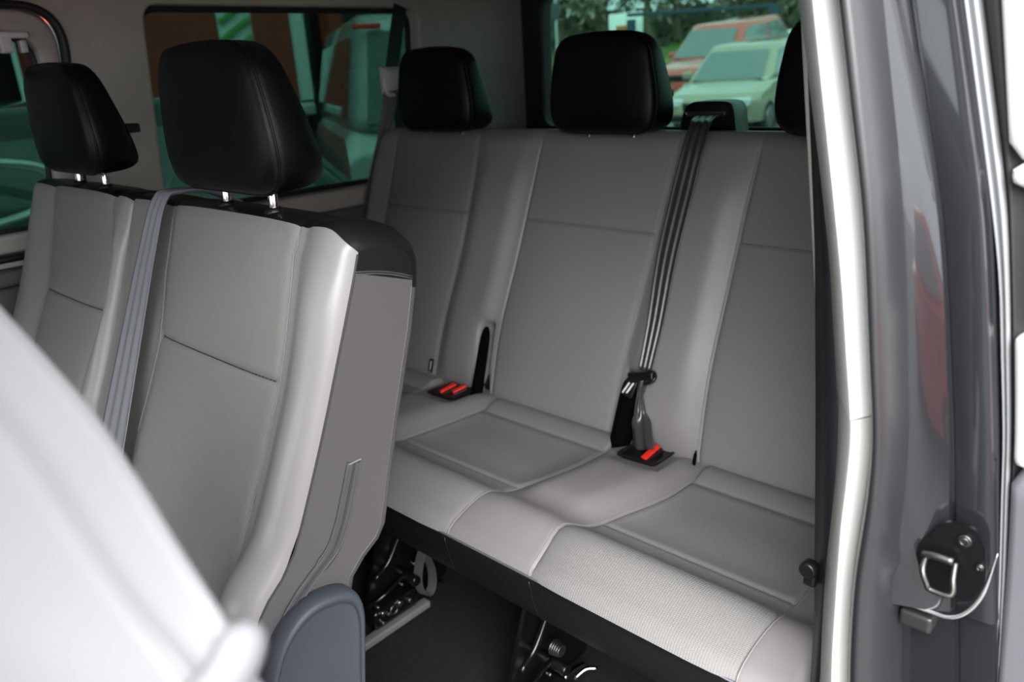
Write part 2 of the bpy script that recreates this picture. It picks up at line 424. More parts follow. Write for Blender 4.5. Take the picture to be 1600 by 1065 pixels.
# ---- rear edge of the door opening: pale pillar trim, rubber seal, painted jamb
ZT = [1.28, 1.22, 1.16, 1.10, 1.03, .96, .90, .84, .78, .73, .69, .65, .60, .55, .48]
TR0 = [-0.3083, -0.297, -0.2854, -0.2737, -0.2601, -0.2465, -0.2363, -0.2287, -0.221, -0.2176, -0.2167, -0.2167, -0.2169, -0.2159, -0.2142]
TR1 = [-0.28, -0.2719, -0.2607, -0.2494, -0.2363, -0.2232, -0.2126, -0.2039, -0.1956, -0.1949, -0.1959, -0.1953, -0.1941, -0.1926, -0.1884]
TR2 = [-0.2709, -0.2616, -0.2495, -0.2374, -0.2232, -0.2093, -0.2005, -0.1923, -0.1842, -0.1835, -0.1855, -0.1868, -0.1863, -0.1837, -0.179]
SE1 = [-0.2379, -0.2303, -0.2182, -0.2062, -0.1921, -0.1783, -0.1694, -0.1623, -0.1555, -0.1525, -0.152, -0.1536, -0.1514, -0.148, -0.1417]
JLN = [-0.2368, -0.227, -0.2117, -0.1965, -0.1787, -0.1611, -0.1493, -0.1401, -0.131, -0.1246, -0.1195, -0.1143, -0.1079, -0.1015, -0.0931]
PAN = [-0.202, -0.1947, -0.1798, -0.1649, -0.1475, -0.1305, -0.1195, -0.1102, -0.1012, -0.0947, -0.0895, -0.0842, -0.0777, -0.0711, -0.062]
RI0 = [-0.2068, -0.1979, -0.183, -0.168, -0.1506, -0.1331, -0.1191, -0.1096, -0.1004, -0.0947, -0.0902, -0.0856, -0.08, -0.0743, -0.0651]
RI1 = [-0.1959, -0.1877, -0.1728, -0.1578, -0.1404, -0.1232, -0.1127, -0.1038, -0.0953, -0.0899, -0.0855, -0.0813, -0.0769, -0.0724, -0.0631]
WH0 = [-0.1696, -0.1652, -0.1543, -0.1434, -0.1306, -0.1181, -0.1094, -0.1007, -0.0926, -0.0875, -0.0836, -0.0801, -0.0766, -0.0726, -0.0634]
def smooth_tab(tab):
    P = crom([Vector((x, 0, z)) for x, z in zip(tab, ZT)], 4)
    zs = [p.z for p in P][::-1]; xs = [p.x for p in P][::-1]
    return lambda z: (xs[0] if z < zs[0] else interp(z, zs, xs))
fT0, fT1, fT2, fS1, fJ, fP, fR0, fR1, fW = map(smooth_tab, (TR0, TR1, TR2, SE1, JLN, PAN, RI0, RI1, WH0))
def column(name, sec, z0, z1, mat, dz=0.02, parent=None, sharp=None):
    """vertical member: sec(z) -> list of (x,y), closed section"""
    n = max(2, int((z1 - z0) / dz)); rings = []
    for k in range(n + 1):
        z = lerp(z0, z1, k / n); rings.append([Vector((x, y, z)) for x, y in sec(z)])
    bm = bmesh.new(); grid(bm, rings, close_v=True, cap=True)
    return obj(name, bm, mat, parent, sharp=sharp)
ZSEAM = 0.786
def sec_trim(z):
    a, b, c = fT0(z), fT1(z), fT2(z)
    return [(a - 0.004, .70), (a * 1.03, .645), (lerp(a, b, .5) * 1.015, .618), (lerp(a, b, .93), .592), (b + .0012, .5895), (lerp(b, c, .5), .5985), (lerp(b, c, .93), .6075), (c + .0008, .612), (c + .004, .66), (c + .004, .70)]
o = column('trim_5', sec_trim, ZSEAM + 0.001, 1.29, WPL, sharp=38); tag(o, kind='structure')
def sec_trim_low(z):
    s = sec_trim(z); return [(x, y + 0.001) for x, y in s]
o = column('trim_6', sec_trim_low, 0.0, ZSEAM - 0.001, TRIMG, sharp=38); tag(o, kind='structure')
def sec_seal(z):
    a, c = fT2(z), fS1(z); k = 0.004 * math.exp(-((z - 0.66) / 0.012) ** 2)
    return [(lerp(a, c, .02), .655), (lerp(a, c, .0), .622), (lerp(a, c, .07), .606), (lerp(a, c, .18), .592), (lerp(a, c, .32), .582), (lerp(a, c, .46), .579), (lerp(a, c, .60), .583), (lerp(a, c, .74), .592), (lerp(a, c, .88) + k, .605), (lerp(a, c, .97) + k, .620), (c + k, .635), (c, .655)]
o = column('trim_7', sec_seal, 0.0, 1.29, SEALM, 0.008); tag(o, kind='structure')
def sec_jamb(z):
    s, j, p = fS1(z), fJ(z), fP(z)
    if z < 0.48: s, j, p = fS1(0.48), fJ(0.48), fP(0.48)
    return [(s - .012, .72), (s - .012, .612), (s - .002, .6125), (lerp(s, j, .5), .6215), (lerp(s, j, .93) * 1.008, .631), (j * 1.014 - .0012, .6335), (j * 1.014 - .0003, .638), (j * 1.014 + .0012, .638), (j * 1.014 + .003, .6345), (lerp(j, p, .5) * 1.012, .633), (p * 1.014 - .003, .6345), (p * 1.014, .638), (p * 1.014 + .0005, .66), (p * 1.014 + .0005, .72)]
o = column('wall_jamb', sec_jamb, 0.615, 1.29, PAINT, 0.02, sharp=40); tag(o, kind='structure')
def sec_jamb2(z):
    return [(x, max(y, .634) + 0.008) for x, y in sec_jamb(max(z, .48))]
o = column('wall_sill', sec_jamb2, 0.0, 0.614, PAINT, 0.03, sharp=40); tag(o, kind='structure')
# body lip sweeping round the bottom of the jamb recess, its highlight painted pale
bm = bmesh.new(); tube(bm, crom([(-0.155, .622, .614), (-0.128, .623, .614), (-0.111, .623, .616), (-0.099, .624, .628), (-0.091, .626, .650), (-0.0870, .630, .685)], 8), [0.0016] * 33 + [0.0013, .0011, .0009, .0008, .0007, .0006, .0005, .0004], 10)
o = obj('trim_8', bm, nmat('lip_highlight', (0.62, 0.62, 0.64), 0.18, 0.8, coat=1.0)); tag(o, kind='structure')
# outer ribs of the opening and black weather strip
def sec_ribs(z):
    a, b = fR0(z), fR1(z)
    return [(a, .70), (a, .652), (lerp(a, b, .2), .645), (lerp(a, b, .4), .648), (lerp(a, b, .5), .653), (lerp(a, b, .6), .648), (lerp(a, b, .8), .645), (b, .652), (b, .70)]
o = column('trim_9', sec_ribs, 0.0, 1.29, nmat('light_paint', (0.30, 0.31, 0.32), 0.25, 0.3, coat=0.7)); tag(o, kind='structure')
def sec_strip(z):
    a, b = fR1(z), max(fW(z), fR1(z) + 0.004)
    return [(a, .70), (a + .0005, .658), (lerp(a, b, .4), .652), (lerp(a, b, .8), .655), (b + .03, .668), (b + .03, .70)]
o = column('trim_10', sec_strip, 0.0, 1.29, RUB); tag(o, kind='structure')

# striker: plate, screw, wire loop, fixed on the jamb
st = thing('door_striker', 'dark metal door striker with a square loop, screwed to the charcoal door jamb', 'door striker', (-0.118, 0.62, 0.68))
def loc_(p): return Vector(p) - Vector((-0.118, 0.62, 0.68))
bm = bmesh.new()
cu = rpoly([(-0.144, .673), (-0.124, .7065), (-0.103, .7075), (-0.094, .694), (-0.090, .664), (-0.098, .640), (-0.124, .638), (-0.137, .652)], 0.006)
for yy in (0,):
    f = bm.faces.new([bm.verts.new(loc_((x, .6225, z))) for x, z in cu]); r = bmesh.ops.extrude_face_region(bm, geom=[f])
    bmesh.ops.translate(bm, vec=(0, -.004, 0), verts=[v for v in r['geom'] if isinstance(v, bmesh.types.BMVert)])
obj('base_plate', bm, nmat('striker_black', (0.006, 0.006, 0.007), 0.3, 0.3), st, sharp=40)
bm = bmesh.new(); tube(bm, [loc_(p) for p in crom([(-0.136, .612, .674), (-0.126, .611, .6765), (-0.113, .611, .6765)], 4)], 0.0034, 10)
DST = nmat('dark_steel', (.13, .125, .12), .38, 1.0); obj('loop_bar', bm, DST, st)
bm = bmesh.new(); tube(bm, [loc_(p) for p in crom([(-0.133, .615, .674), (-0.132, .602, .666), (-0.127, .600, .655), (-0.1245, .600, .6515), (-0.112, .600, .6515), (-0.1085, .602, .655), (-0.1105, .606, .665), (-0.112, .615, .674)], 6)], 0.0024, 10)
obj('loop', bm, DST, st)
for (x, z, r) in ((-0.1085, .695, .0052), (-0.0955, .676, .003)):
    bm = bmesh.new(); cyl(bm, loc_((x, .619, z)), loc_((x, .6155, z)), r, 18); tube(bm, [loc_((x + r * .55 * math.cos(a), .615, z + r * .55 * math.sin(a))) for a in [2 * PI * k / 12 for k in range(12)]], 0.0007, 6, closed=True)
    obj('screw', bm, DST, st)
# bracket below
bm = bmesh.new(); box(bm, (-0.137, .634, .597), (0.026, 0.020, 0.016), 0.004, seg=3)
tag(obj('guide_bracket', bm, nmat('bracket_grey', (0.04, 0.04, 0.042), 0.3, 0.4)), 'small dark grey guide bracket sticking out just below the lip of the door jamb', 'bracket')

# sliding door standing open along the outside
d1 = thing('door_1', None, None); tag(d1, kind='structure')
def sec_door(z0_, z1_, x_in=0.0, y0=.640):
    def f(z):
        e = min((z - z0_), (z1_ - z)); q = 0.006 * max(0, 1 - e / 0.006) ** 2
        a = fW(max(z, .48)) + x_in + q
        return [(a, .76), (a, y0 + .006 + q), (a + .002, y0 + .0015 + q), (a + .006, y0 + q), (a + .07, y0 + q), (a + .07, .76)]
    return f
for nm, z0_, z1_, mt, xi, yy in (('door_trim', .988, 1.29, WPL, 0, .640), ('door_trim', .968, .985, WPL, .0008, .640), ('door_trim', .755, .862, WPL, 0.001, .640), ('door_trim', 0.05, .752, DOORG, 0, .6405)):
    column(nm, sec_door(z0_, z1_, xi, yy), z0_, z1_, mt, 0.004 if z1_ - z0_ < .2 else 0.012, d1, sharp=50)
column('door_core', lambda z: [(fW(max(z, .48)) - .000, .80), (fW(max(z, .48)) + .001, .662), (fW(max(z, .48)) + .07, .662), (fW(max(z, .48)) + .07, .80)], 0.03, 1.29, BPLA, 0.05, d1)
bm = bmesh.new(); tube(bm, crom([(-0.1, .655, .968), (-0.094, .654, .95), (-0.086, .652, .90), (-0.082, .652, .87), (-0.074, .654, .86)], 8), 0.003, 8)
obj('recess_rim', bm, BPLA, d1)
bm = bmesh.new(); box(bm, (-0.045, 1.25, 0.60), (0.035, 1.2, 1.2), 0.015)
obj('door_skin', bm, PAINT, d1)

# ================================================================== REAR BENCH
bench = thing('rear_bench_seat', 'grey three-seat rear bench with black headrests in front of the rear window', 'seat')
REC = math.radians(18)
def back_profile(y_t, z_t, y_b, z_b, th_t, th_b, n=56, extra=(), lower=None):
    """front line bottom->top, rolled top, back line, bottom; returns pts and ranges"""
    F = [Vector((y_b, z_b)), Vector((y_t, z_t))] if lower is None else None
    fr = []
    ts = sorted(set([k / n for k in range(n + 1)] + list(extra)))
    for t in ts: fr.append(Vector((lerp(y_b, y_t, t), lerp(z_b, z_t, t))))
    return fr
# --- backrest
yb, zb, yt, zt = 1.106, 0.360, 1.290, 0.915
def front_pts(extra_z):
    zs = [zb + (zt - zb) * k / 60 for k in range(61)]
    for e in extra_z: zs += [e - .006, e - .003, e - .0015, e, e + .0015, e + .003, e + .006]
    zs = sorted(set(zs)); return [(yb + (yt - yb) * (z - zb) / (zt - zb), z) for z in zs]
FR = front_pts([0.757]); nF = len(FR)
top = [(1.296, .926), (1.305, .934), (1.318, .938), (1.345, .937), (1.375, .931), (1.392, .920), (1.398, .905)]
back = [(1.385, .85), (1.35, .74), (1.30, .60), (1.255, .46), (1.235, .39), (1.22, .36), (1.19, .348), (1.14, .347)]
prof = FR + top + back
NB = len(prof)
SLITS = [(-1.170, .372, .53, .0115), (-0.780, .372, .503, .0165)]
SEAM = [-1.630, -1.318, -1.140, -0.805, -0.622, -0.325]
def seamf(k):
    lo, hi = [(-1.615, -1.600), (-1.335, -1.306), (-1.145, -1.115), (-0.815, -0.782), (-0.622, -0.618), (-0.325, -0.335)][k]
    wig = [0, .010, -.004, -.004, -.008, 0.004][k]
    def f(p, i):
        t = max(0, min(1, (p.z - zb) / (zt - zb)))
        return lerp(lo, hi, t) + wig * math.sin(PI * t)
    return f
kn = [lambda p, i: -1.672] + [seamf(k) for k in range(6)] + [lambda p, i: -0.250]
def bench_disp(x, p, i):
    if i >= nF: return 0.0
    t = (p.z - zb) / (zt - zb)
    fade = sstep(1.0, 0.80, t)
    ks = [f(p, i) for f in kn]
    d = 0.0
    # bolsters rise away from panels
    for a, b in ((0, 1), (2, 3), (4, 5), (6, 7)):
        if ks[a] <= x <= ks[b]:
            m = min(x - ks[a] if a else 9, ks[b] - x if b < 7 else 9)
            d += 0.020 * sstep(0.0, 0.05, m) * (0.35 + 0.65 * fade) * sstep(-0.02, 0.15, t)
    for a, b in ((1, 2), (3, 4), (5, 6)):
        if ks[a] < x < ks[b]:
            f = (x - ks[a]) / (ks[b] - ks[a]); d += 0.010 * (1 - (2 * f - 1) ** 4) * (0.4 + 0.6 * math.sin(PI * min(1, t * 1.3))) 
            d -= 0.003 * math.exp(-((p.z - 0.757) / 0.003) ** 2)
    for k in ks[1:-1]: d -= 0.0035 * math.exp(-((x - k) / 0.003) ** 2)
    d += 0.012 * math.exp(-((t - 0.28) / 0.22) ** 2)
    d -= 0.010 * sstep(0.06, 0.0, t)
    # slits for the buckles
    for xc, z0, z1, hw in SLITS:
        xs = xc + 0.02 * 0
        if abs(x - xs) < hw + .03 and p.z < z1 + .03:
            q = sstep(hw + .004, hw - .004, abs(x - xs)) * sstep(z1 + .006, z1 - .006, p.z)
            d -= 0.055 * q + 0.006 * sstep(hw + .03, hw, abs(x - xs)) * sstep(z1 + .03, z1, p.z)
    return d
bp_ = Pad(prof, [('front', 0, nF + 2), ('top', nF + 2, nF + len(top)), ('back', nF + len(top), NB)], kn, bench_disp, 0.022)
# finer columns round the slits
_fr = bp_.fracs
def fr_slit(k, wdt):
    base = _fr(k, wdt)
    if k in (2, 4):
        xc, _, _, hw = SLITS[0 if k == 2 else 1]
        a = kn[k](Vector((0, 0, .45)), 0); b = kn[k + 1](Vector((0, 0, .45)), 0)
        for off in (-hw - .02, -hw - .010, -hw - .004, -hw - .0015, -hw + .001, -hw + .004, -hw * .4, 0, hw * .4, hw - .004, hw - .001, hw + .0015, hw + .004, hw + .010, hw + .02):
            f = (xc + off - a) / (b - a)
            if 0.02 < f < 0.98: base.append(f)
        base = sorted(base)
    return base
bp_.fracs = fr_slit
B = bp_.build()
def part(keys, name, mat, parent, centre, label=None):
    q = []
    for k in keys: q += B.get(k, [])
    bm = bm_from(q); orient(bm, centre)
    o = obj(name, bm, mat, parent, fix=False)
    if label: o['label'] = label
    return o
cb = (-0.95, 1.25, 0.62)
bolster_keys = [(k, 'front') for k in (0, 2, 4, 6)]
for q in bolster_keys: part([q], 'backrest_bolster', LEA, bench, cb)
for k in (1, 3, 5): part([(k, 'front')], 'backrest_panel', FAB, bench, cb, 'ribbed grey fabric backrest panel')
part([(k, r) for k in range(7) for r in ('top', 'back')], 'backrest_shell', BLEA, bench, cb, 'black backrest cover')
def endcap(loop, name, mat, parent, zcut=None, above=True):
    L = list(loop)
    if zcut is not None:
        def sd(p): return (p.z - zcut + .33 * (p.y - .446)) * (1 if above else -1)
        out = []
        for i in range(len(L)):
            p, q = L[i - 1], L[i]; a, b = sd(p), sd(q)
            if (a < 0) != (b < 0): out.append(p.lerp(q, a / (a - b)))
            if b >= 0: out.append(q)
        L = out
    bm = bmesh.new(); f = bm.faces.new([bm.verts.new(p) for p in L]); bmesh.ops.triangulate(bm, faces=[f])
    return obj(name, bm, mat, parent, smooth=False)
for lp in bp_.endloops: endcap(lp, 'backrest_side', LEA, bench)
def seam_tube(pad, kf, x_off, r, mat, parent, i0, i1, lift=0.0005, name='piping'):
    pts = []
    for i in range(i0, i1):
        p = pad.prof[i]; x = kf(p, i) + x_off
        pts.append(Vector((x, 0, 0)) + p + pad.nrm[i] * (pad.disp(x, p, i) + lift))
    bm = bmesh.new(); tube(bm, pts, r, 6); return obj(name, bm, mat, parent)
for k in range(1, 7): seam_tube(bp_, kn[k], -0.0035 if k % 2 else 0.0035, 0.0010, PIPE, bench, 2, nF - 1)
for k in (1, 3, 5):
    pts = []
    i = min(range(nF), key=lambda i: abs(prof[i][1] - 0.757))
    a, b = kn[k](bp_.prof[i], i), kn[k + 1](bp_.prof[i], i)
    for j in range(41):
        x = lerp(a + .004, b - .004, j / 40); pts.append(bp_.point(i, x) + bp_.nrm[i] * 0.0008)
    bm = bmesh.new()
    for j in range(0, 40): tube(bm, [pts[j].lerp(pts[j + 1], .15), pts[j].lerp(pts[j + 1], .8)], 0.0006, 5)
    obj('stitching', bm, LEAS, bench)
# --- cushion
cpts = []
Ys = [1.135, 1.125, 1.115, 1.10, 1.08, 1.065, 1.056, 1.053, 1.050, 1.047, 1.044, 1.03, 1.00] + [1.0 - .02 * k for k in range(1, 8)] + [.848, .842, .838, .835, .832, .828, .822, .815] + [.80, .785, .77, .755, .74, .725, .71, .70, .690, .684]
for y in Ys: cpts.append((y, 0.377 + (1.1 - y) * 0.0667))
nC = len(cpts)
front_roll = [(.678, .403), (.671, .398), (.6665, .390)]
skirt = [(.6655, .384), (.667, .372), (.671, .350), (.678, .325), (.688, .305), (.705, .290), (.735, .281), (.79, .275)]
under = [(.90, .272), (1.05, .272), (1.16, .275), (1.185, .29), (1.19, .33), (1.175, .36), (1.155, .372)]
cprof = cpts + front_roll + skirt + under
NC = len(cprof)
CS = [(-1.615, -1.60), (-1.335, -1.30), (-1.115, -1.108), (-0.808, -0.785), (-0.633, -0.600), (-0.322, -0.330)]
def cseam(k):
    fx, rx = CS[k]
    sgn = -1 if k in (2, 4, 0) else 1
    def f(p, i):
        if i >= nC + 3: y = .68
        else: y = p.y
        v = lerp(fx, rx, sstep(.80, 1.0, y)) if y > .8 else fx
        v += sgn * 0.008 * math.exp(-((y - .75) / .04) ** 2)
        v -= sgn * (-0.020) * sstep(1.06, 1.13, y) * 0
        return v
    return f
ckn = [lambda p, i: -1.672] + [cseam(k) for k in range(6)] + [lambda p, i: -0.245]
def cush_disp(x, p, i):
    if i >= nC + 3: return 0.0 if i < nC + 3 + len(skirt) else 0.0
    y = p.y; ks = [f(p, i) for f in ckn]
    d = 0.030 * math.exp(-((y - .745) / .048) ** 2) * sstep(.665, .70, y)
    inpan = any(ks[a] < x < ks[a + 1] for a in (1, 3, 5))
    if inpan:
        for a in (1, 3, 5):
            if ks[a] < x < ks[a + 1]:
                m = min(x - ks[a], ks[a + 1] - x)
                d += 0.006 * sstep(0, .04, m) * (sstep(.80, .74, y))
                d -= 0.006 * sstep(0, .03, m) * sstep(.83, .88, y) * sstep(1.05, 1.0, y)
                d += 0.012 * sstep(1.05, 1.085, y) * sstep(1.135, 1.10, y)
                d -= 0.004 * math.exp(-((y - .835) / .0035) ** 2) + 0.004 * math.exp(-((y - 1.05) / .0035) ** 2)
    else:
        m = min([abs(x - k) for k in ks[1:-1]])
        d += 0.020 * sstep(0, .05, m) * sstep(.78, .86, y) * sstep(1.14, 1.06, y)
        d += 0.004 * sstep(0, .05, m) * sstep(.66, .72, y)
    for k in ks[1:-1]: d -= 0.0035 * math.exp(-((x - k) / 0.003) ** 2) * (1 if y > .675 else .3)
    # flats where the buckle trays sit
    for xc, yc in ((-1.218, 1.066), (-0.709, 1.078)):
        q = sstep(.075, .044, abs(x - xc)) * sstep(.085, .050, abs(y - yc)); d = lerp(d, 0.004, q)
    return d
cp_ = Pad(cprof, [('top', 0, nC + 2), ('skirt', nC + 2, nC + 3 + len(skirt)), ('under', nC + 3 + len(skirt), NC)], ckn, cush_disp, 0.018)
B = cp_.build(); cc = (-0.95, 0.9, 0.33)
for k in (0, 2, 4, 6): part([(k, 'top')], 'cushion_bolster', LEA, bench, cc)
for k in (1, 3, 5): part([(k, 'top')], 'cushion_panel', FAB, bench, cc, 'ribbed grey fabric cushion panel')
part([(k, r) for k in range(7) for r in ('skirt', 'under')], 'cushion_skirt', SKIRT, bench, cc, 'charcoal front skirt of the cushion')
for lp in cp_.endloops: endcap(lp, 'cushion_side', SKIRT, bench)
for k in range(1, 7): seam_tube(cp_, ckn[k], -0.0035 if k % 2 else 0.0035, 0.0010, PIPE, bench, 3, nC + 3)
# edge line where skirt meets cushion, and skirt seams
bm = bmesh.new(); tube(bm, [(x, .6663, .3905) for x in (-1.65, -1.2, -.8, -.5, -.26)], 0.0018, 6); obj('edge_piping', bm, nmat('edge_piping', (0.12, .12, .14), .4), bench)
for x in (-0.812, -0.636, -0.318):
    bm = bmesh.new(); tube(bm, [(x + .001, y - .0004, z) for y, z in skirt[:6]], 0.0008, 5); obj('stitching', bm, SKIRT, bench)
# --- black tubes at the slit mouths, standing in for the dark inside
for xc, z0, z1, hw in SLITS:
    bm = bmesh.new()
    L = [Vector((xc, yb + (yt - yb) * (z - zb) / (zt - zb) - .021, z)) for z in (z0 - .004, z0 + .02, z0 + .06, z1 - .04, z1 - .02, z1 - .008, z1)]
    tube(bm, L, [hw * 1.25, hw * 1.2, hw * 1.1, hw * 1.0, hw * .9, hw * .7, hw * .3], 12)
    obj('slit_shade', bm, VOID, bench)
bm = bmesh.new(); tube(bm, [(-.6235, 1.094, .374), (-.6235, 1.098, .388), (-.6245, 1.103, .400), (-.6245, 1.106, .408)], [.003, .0035, .003, .001], 8); obj('slit_shade', bm, VOID, bench)  # small slit shown by its dark alone
# tiny label in the seam of the left seat
bm = bmesh.new(); box(bm, (-1.334, 1.107, .413), (.012, .004, .030), .001, rot=Matrix.Rotation(-REC, 4, 'X')); tg = obj('care_tag', bm, BPLA, bench)
bm = bmesh.new(); box(bm, (-1.334, 1.1045, .413), (.004, .001, .022), 0, rot=Matrix.Rotation(-REC, 4, 'X')); obj('tag_print', bm, nmat('tag_white', (.5, .5, .5), .6), tg)
# --- headrests
for xc, zc, aj in ((-1.425, 1.030, False), (-0.941, 1.030, True), (-0.460, 1.031, False)):
    headrest(bench, (xc, 1.250, zc), math.radians(-2), w=0.264, h=0.186, dep=0.112, adj=aj)
# --- buckle trays with red buttons
def tray(xc, yc, reds, parent):
    bm = bmesh.new()
    ol = rpoly([(-.040, -.046), (.042, -.040), (.040, .046), (-.040, .046)], .012)
    zf = lambda y: .3875 + (1.1 - (yc + y)) * .0667
    rings = []
    for s, dz in ((1.0, .0), (1.0, .0035), (.93, .0045), (.88, .002), (.86, -.006), (.4, -.006), (.01, -.006)):
        rings.append([Vector((xc + a * s, yc + b * s, zf(b * s) + dz)) for a, b in ol])
    grid(bm, rings, close_v=True, cap=True)
    t = obj('buckle_tray', bm, BPLA, parent, sharp=40)
    for (dx, dy, ang, L) in reds:
        bm = bmesh.new(); R = Matrix.Rotation(ang, 4, 'Z') @ Matrix.Rotation(.25, 4, 'X')
        box(bm, (xc + dx, yc + dy, zf(dy) + .000), (.022, L * 1.1, .014), .004, rot=R, seg=3)
        bk = obj('buckle', bm, BPLA, t)
        bm = bmesh.new(); box(bm, Vector((xc + dx, yc + dy, zf(dy) + .0075)) , (.0125, L * .93, .009), .003, rot=R, seg=3)
        obj('release_button', bm, RED, bk)
    return t
tray(-1.218, 1.066, [(-.006, -.008, -.30, .044), (.018, .004, -.40, .036)], bench)
tray(-0.709, 1.078, [(.014, -.010, -.12, .044)], bench)
# --- folding legs and floor catches
def bolt(p, r, parent, mat=CHR, ax=(1, 0, 0), name='bolt'):
    bm = bmesh.new(); a = Vector(ax); p = Vector(p); cyl(bm, p - a * .004, p + a * .006, r, 6 if r > .006 else 12); return obj(name, bm, mat, parent)
for xs in (-1.125, -0.735):
    bm = bmesh.new()
    pts = rpoly([(.70, .03), (.735, .02), (.93, .02), (.93, .28), (.80, .28), (.755, .17)], .012)
    f = bm.faces.new([bm.verts.new((xs - .02, a, b)) for a, b in pts]); r = bmesh.ops.extrude_face_region(bm, geom=[f])
    bmesh.ops.translate(bm, vec=(.008, 0, 0), verts=[v for v in r['geom'] if isinstance(v, bmesh.types.BMVert)])
    leg = obj('leg', bm, BMET, bench, sharp=30)
    bm = bmesh.new(); tube(bm, crom([(xs + .012, .725, .13), (xs + .010, .77, .155), (xs + .012, .83, .25)], 5), .006, 8); obj('strut', bm, BMET, leg)
    bm = bmesh.new(); tube(bm, [(xs + .008, .70, .075), (xs + .014, .745, .085), (xs + .018, .80, .11)], .0045, 8); obj('lever', bm, BMET, leg)
    bm = bmesh.new(); box(bm, (xs + .024, .745, .014), (.022, .19, .016), .005, seg=3); obj('catch_rail', bm, nmat('rail_grey', (.26, .25, .245), .4, .3), leg)
    bm = bmesh.new(); box(bm, (xs, .76, .045), (.05, .11, .04), .008); cyl(bm, (xs - .02, .80, .10), (xs + .05, .80, .10), .011); obj('catch_block', bm, BMET, leg)
    for (dy, dz, r, m) in ((.712, .083, .0035, CHR), (.722, .062, .005, CHR), (.735, .052, .0035, STEEL), (.765, .060, .006, CHR), (.775, .100, .003, CHR), (.79, .052, .005, STEEL), (.72, .02 + .02, .003, CHR), (.81, .13, .003, CHR)):
        bolt((xs + .028, dy, dz), r, leg, m)
    bm = bmesh.new(); tube(bm, [Vector((xs + .032, .748 + .009 * math.cos(a), .055 + .009 * math.sin(a))) for a in [2 * PI * k / 20 for k in range(20)]], .0016, 6, closed=True); obj('spring_ring', bm, STEEL, leg)
    bm = bmesh.new(); tube(bm, crom([(xs + .008, .838, .034), (xs + .008, .868, .034), (xs + .008, .900, .022)], 4), .005, 8); obj('catch_hook', bm, CHR, leg)
# ribbed end of the cross tube
bm = bmesh.new()
for k in range(5): cyl(bm, (-.715 + k * .004, .800, .135), (-.712 + k * .004, .800, .135), .014 - .0008 * k, 20)
obj('tube_end', bm, STEEL, bench)
bm = bmesh.new(); cyl(bm, (-1.35, .86, .17), (-.50, .86, .17), .014); obj('cross_tube', bm, BMET, bench)
for (y, z, dx) in ((.835, .05, .0), (.80, .035, .005)):
    bm = bmesh.new(); tube(bm, crom([(-.70 + dx, y, z), (-.69 + dx, y + .02, z + .012), (-.675 + dx, y + .035, z + .012)], 4), .004, 8); obj('catch_hook', bm, CHR, bench)
# webbing release loop on the left leg
bm = bmesh.new(); L = crom([(-1.09, .842, .165), (-1.085, .820, .135), (-1.083, .808, .095), (-1.082, .815, .060), (-1.082, .830, .050), (-1.082, .842, .065), (-1.084, .846, .10), (-1.088, .836, .150)], 6)
ribbon(bm, L, [Vector((1, .35, 0))] * len(L), .020, .0016); obj('release_strap', bm, nmat('strap_grey', (.075, .072, .07), .6), bench)

# ================================================================== MIDDLE ROW DOUBLE SEAT
mid = thing('double_seat', 'grey two-place middle-row seat whose side with the zip faces the open door', 'seat')
mfr = [(.262, .520), (.266, .535), (.276, .556), (.290, .573), (.309, .589), (.326, .610), (.338, .633)]
z0m, y0m, z1m, y1m = .633, .338, .914, .451
mz = [z0m + (z1m - z0m) * k / 40 for k in range(1, 41)]
for e in (.757,): mz += [e - .006, e - .003, e - .0015, e, e + .0015, e + .003, e + .006]
mz = sorted(set(mz))
def myz(z): 
    t = (z - z0m) / (z1m - z0m); return y0m + (y1m - y0m) * t + .006 * math.sin(PI * t)
mfr = [tuple(v[1:]) for v in [Vector((0, a, b)) for a, b in mfr]] + [(myz(z), z) for z in mz]
nM = len(mfr)
mtop = [(.455, .920), (.462, .924), (.475, .9255), (.505, .922), (.530, .912), (.543, .899), (.547, .885), (.5465, .872), (.5455, .862), (.5445, .852), (.5435, .846)]
mback = [(.5425, .842), (.530, .795), (.515, .75), (.498, .70), (.478, .635), (.460, .575), (.447, .558), (.425, .545), (.408, .530), (.398, .500), (.385, .46), (.30, .44), (.27, .46)]
mprof = mfr + mtop + mback; NM = len(mprof)
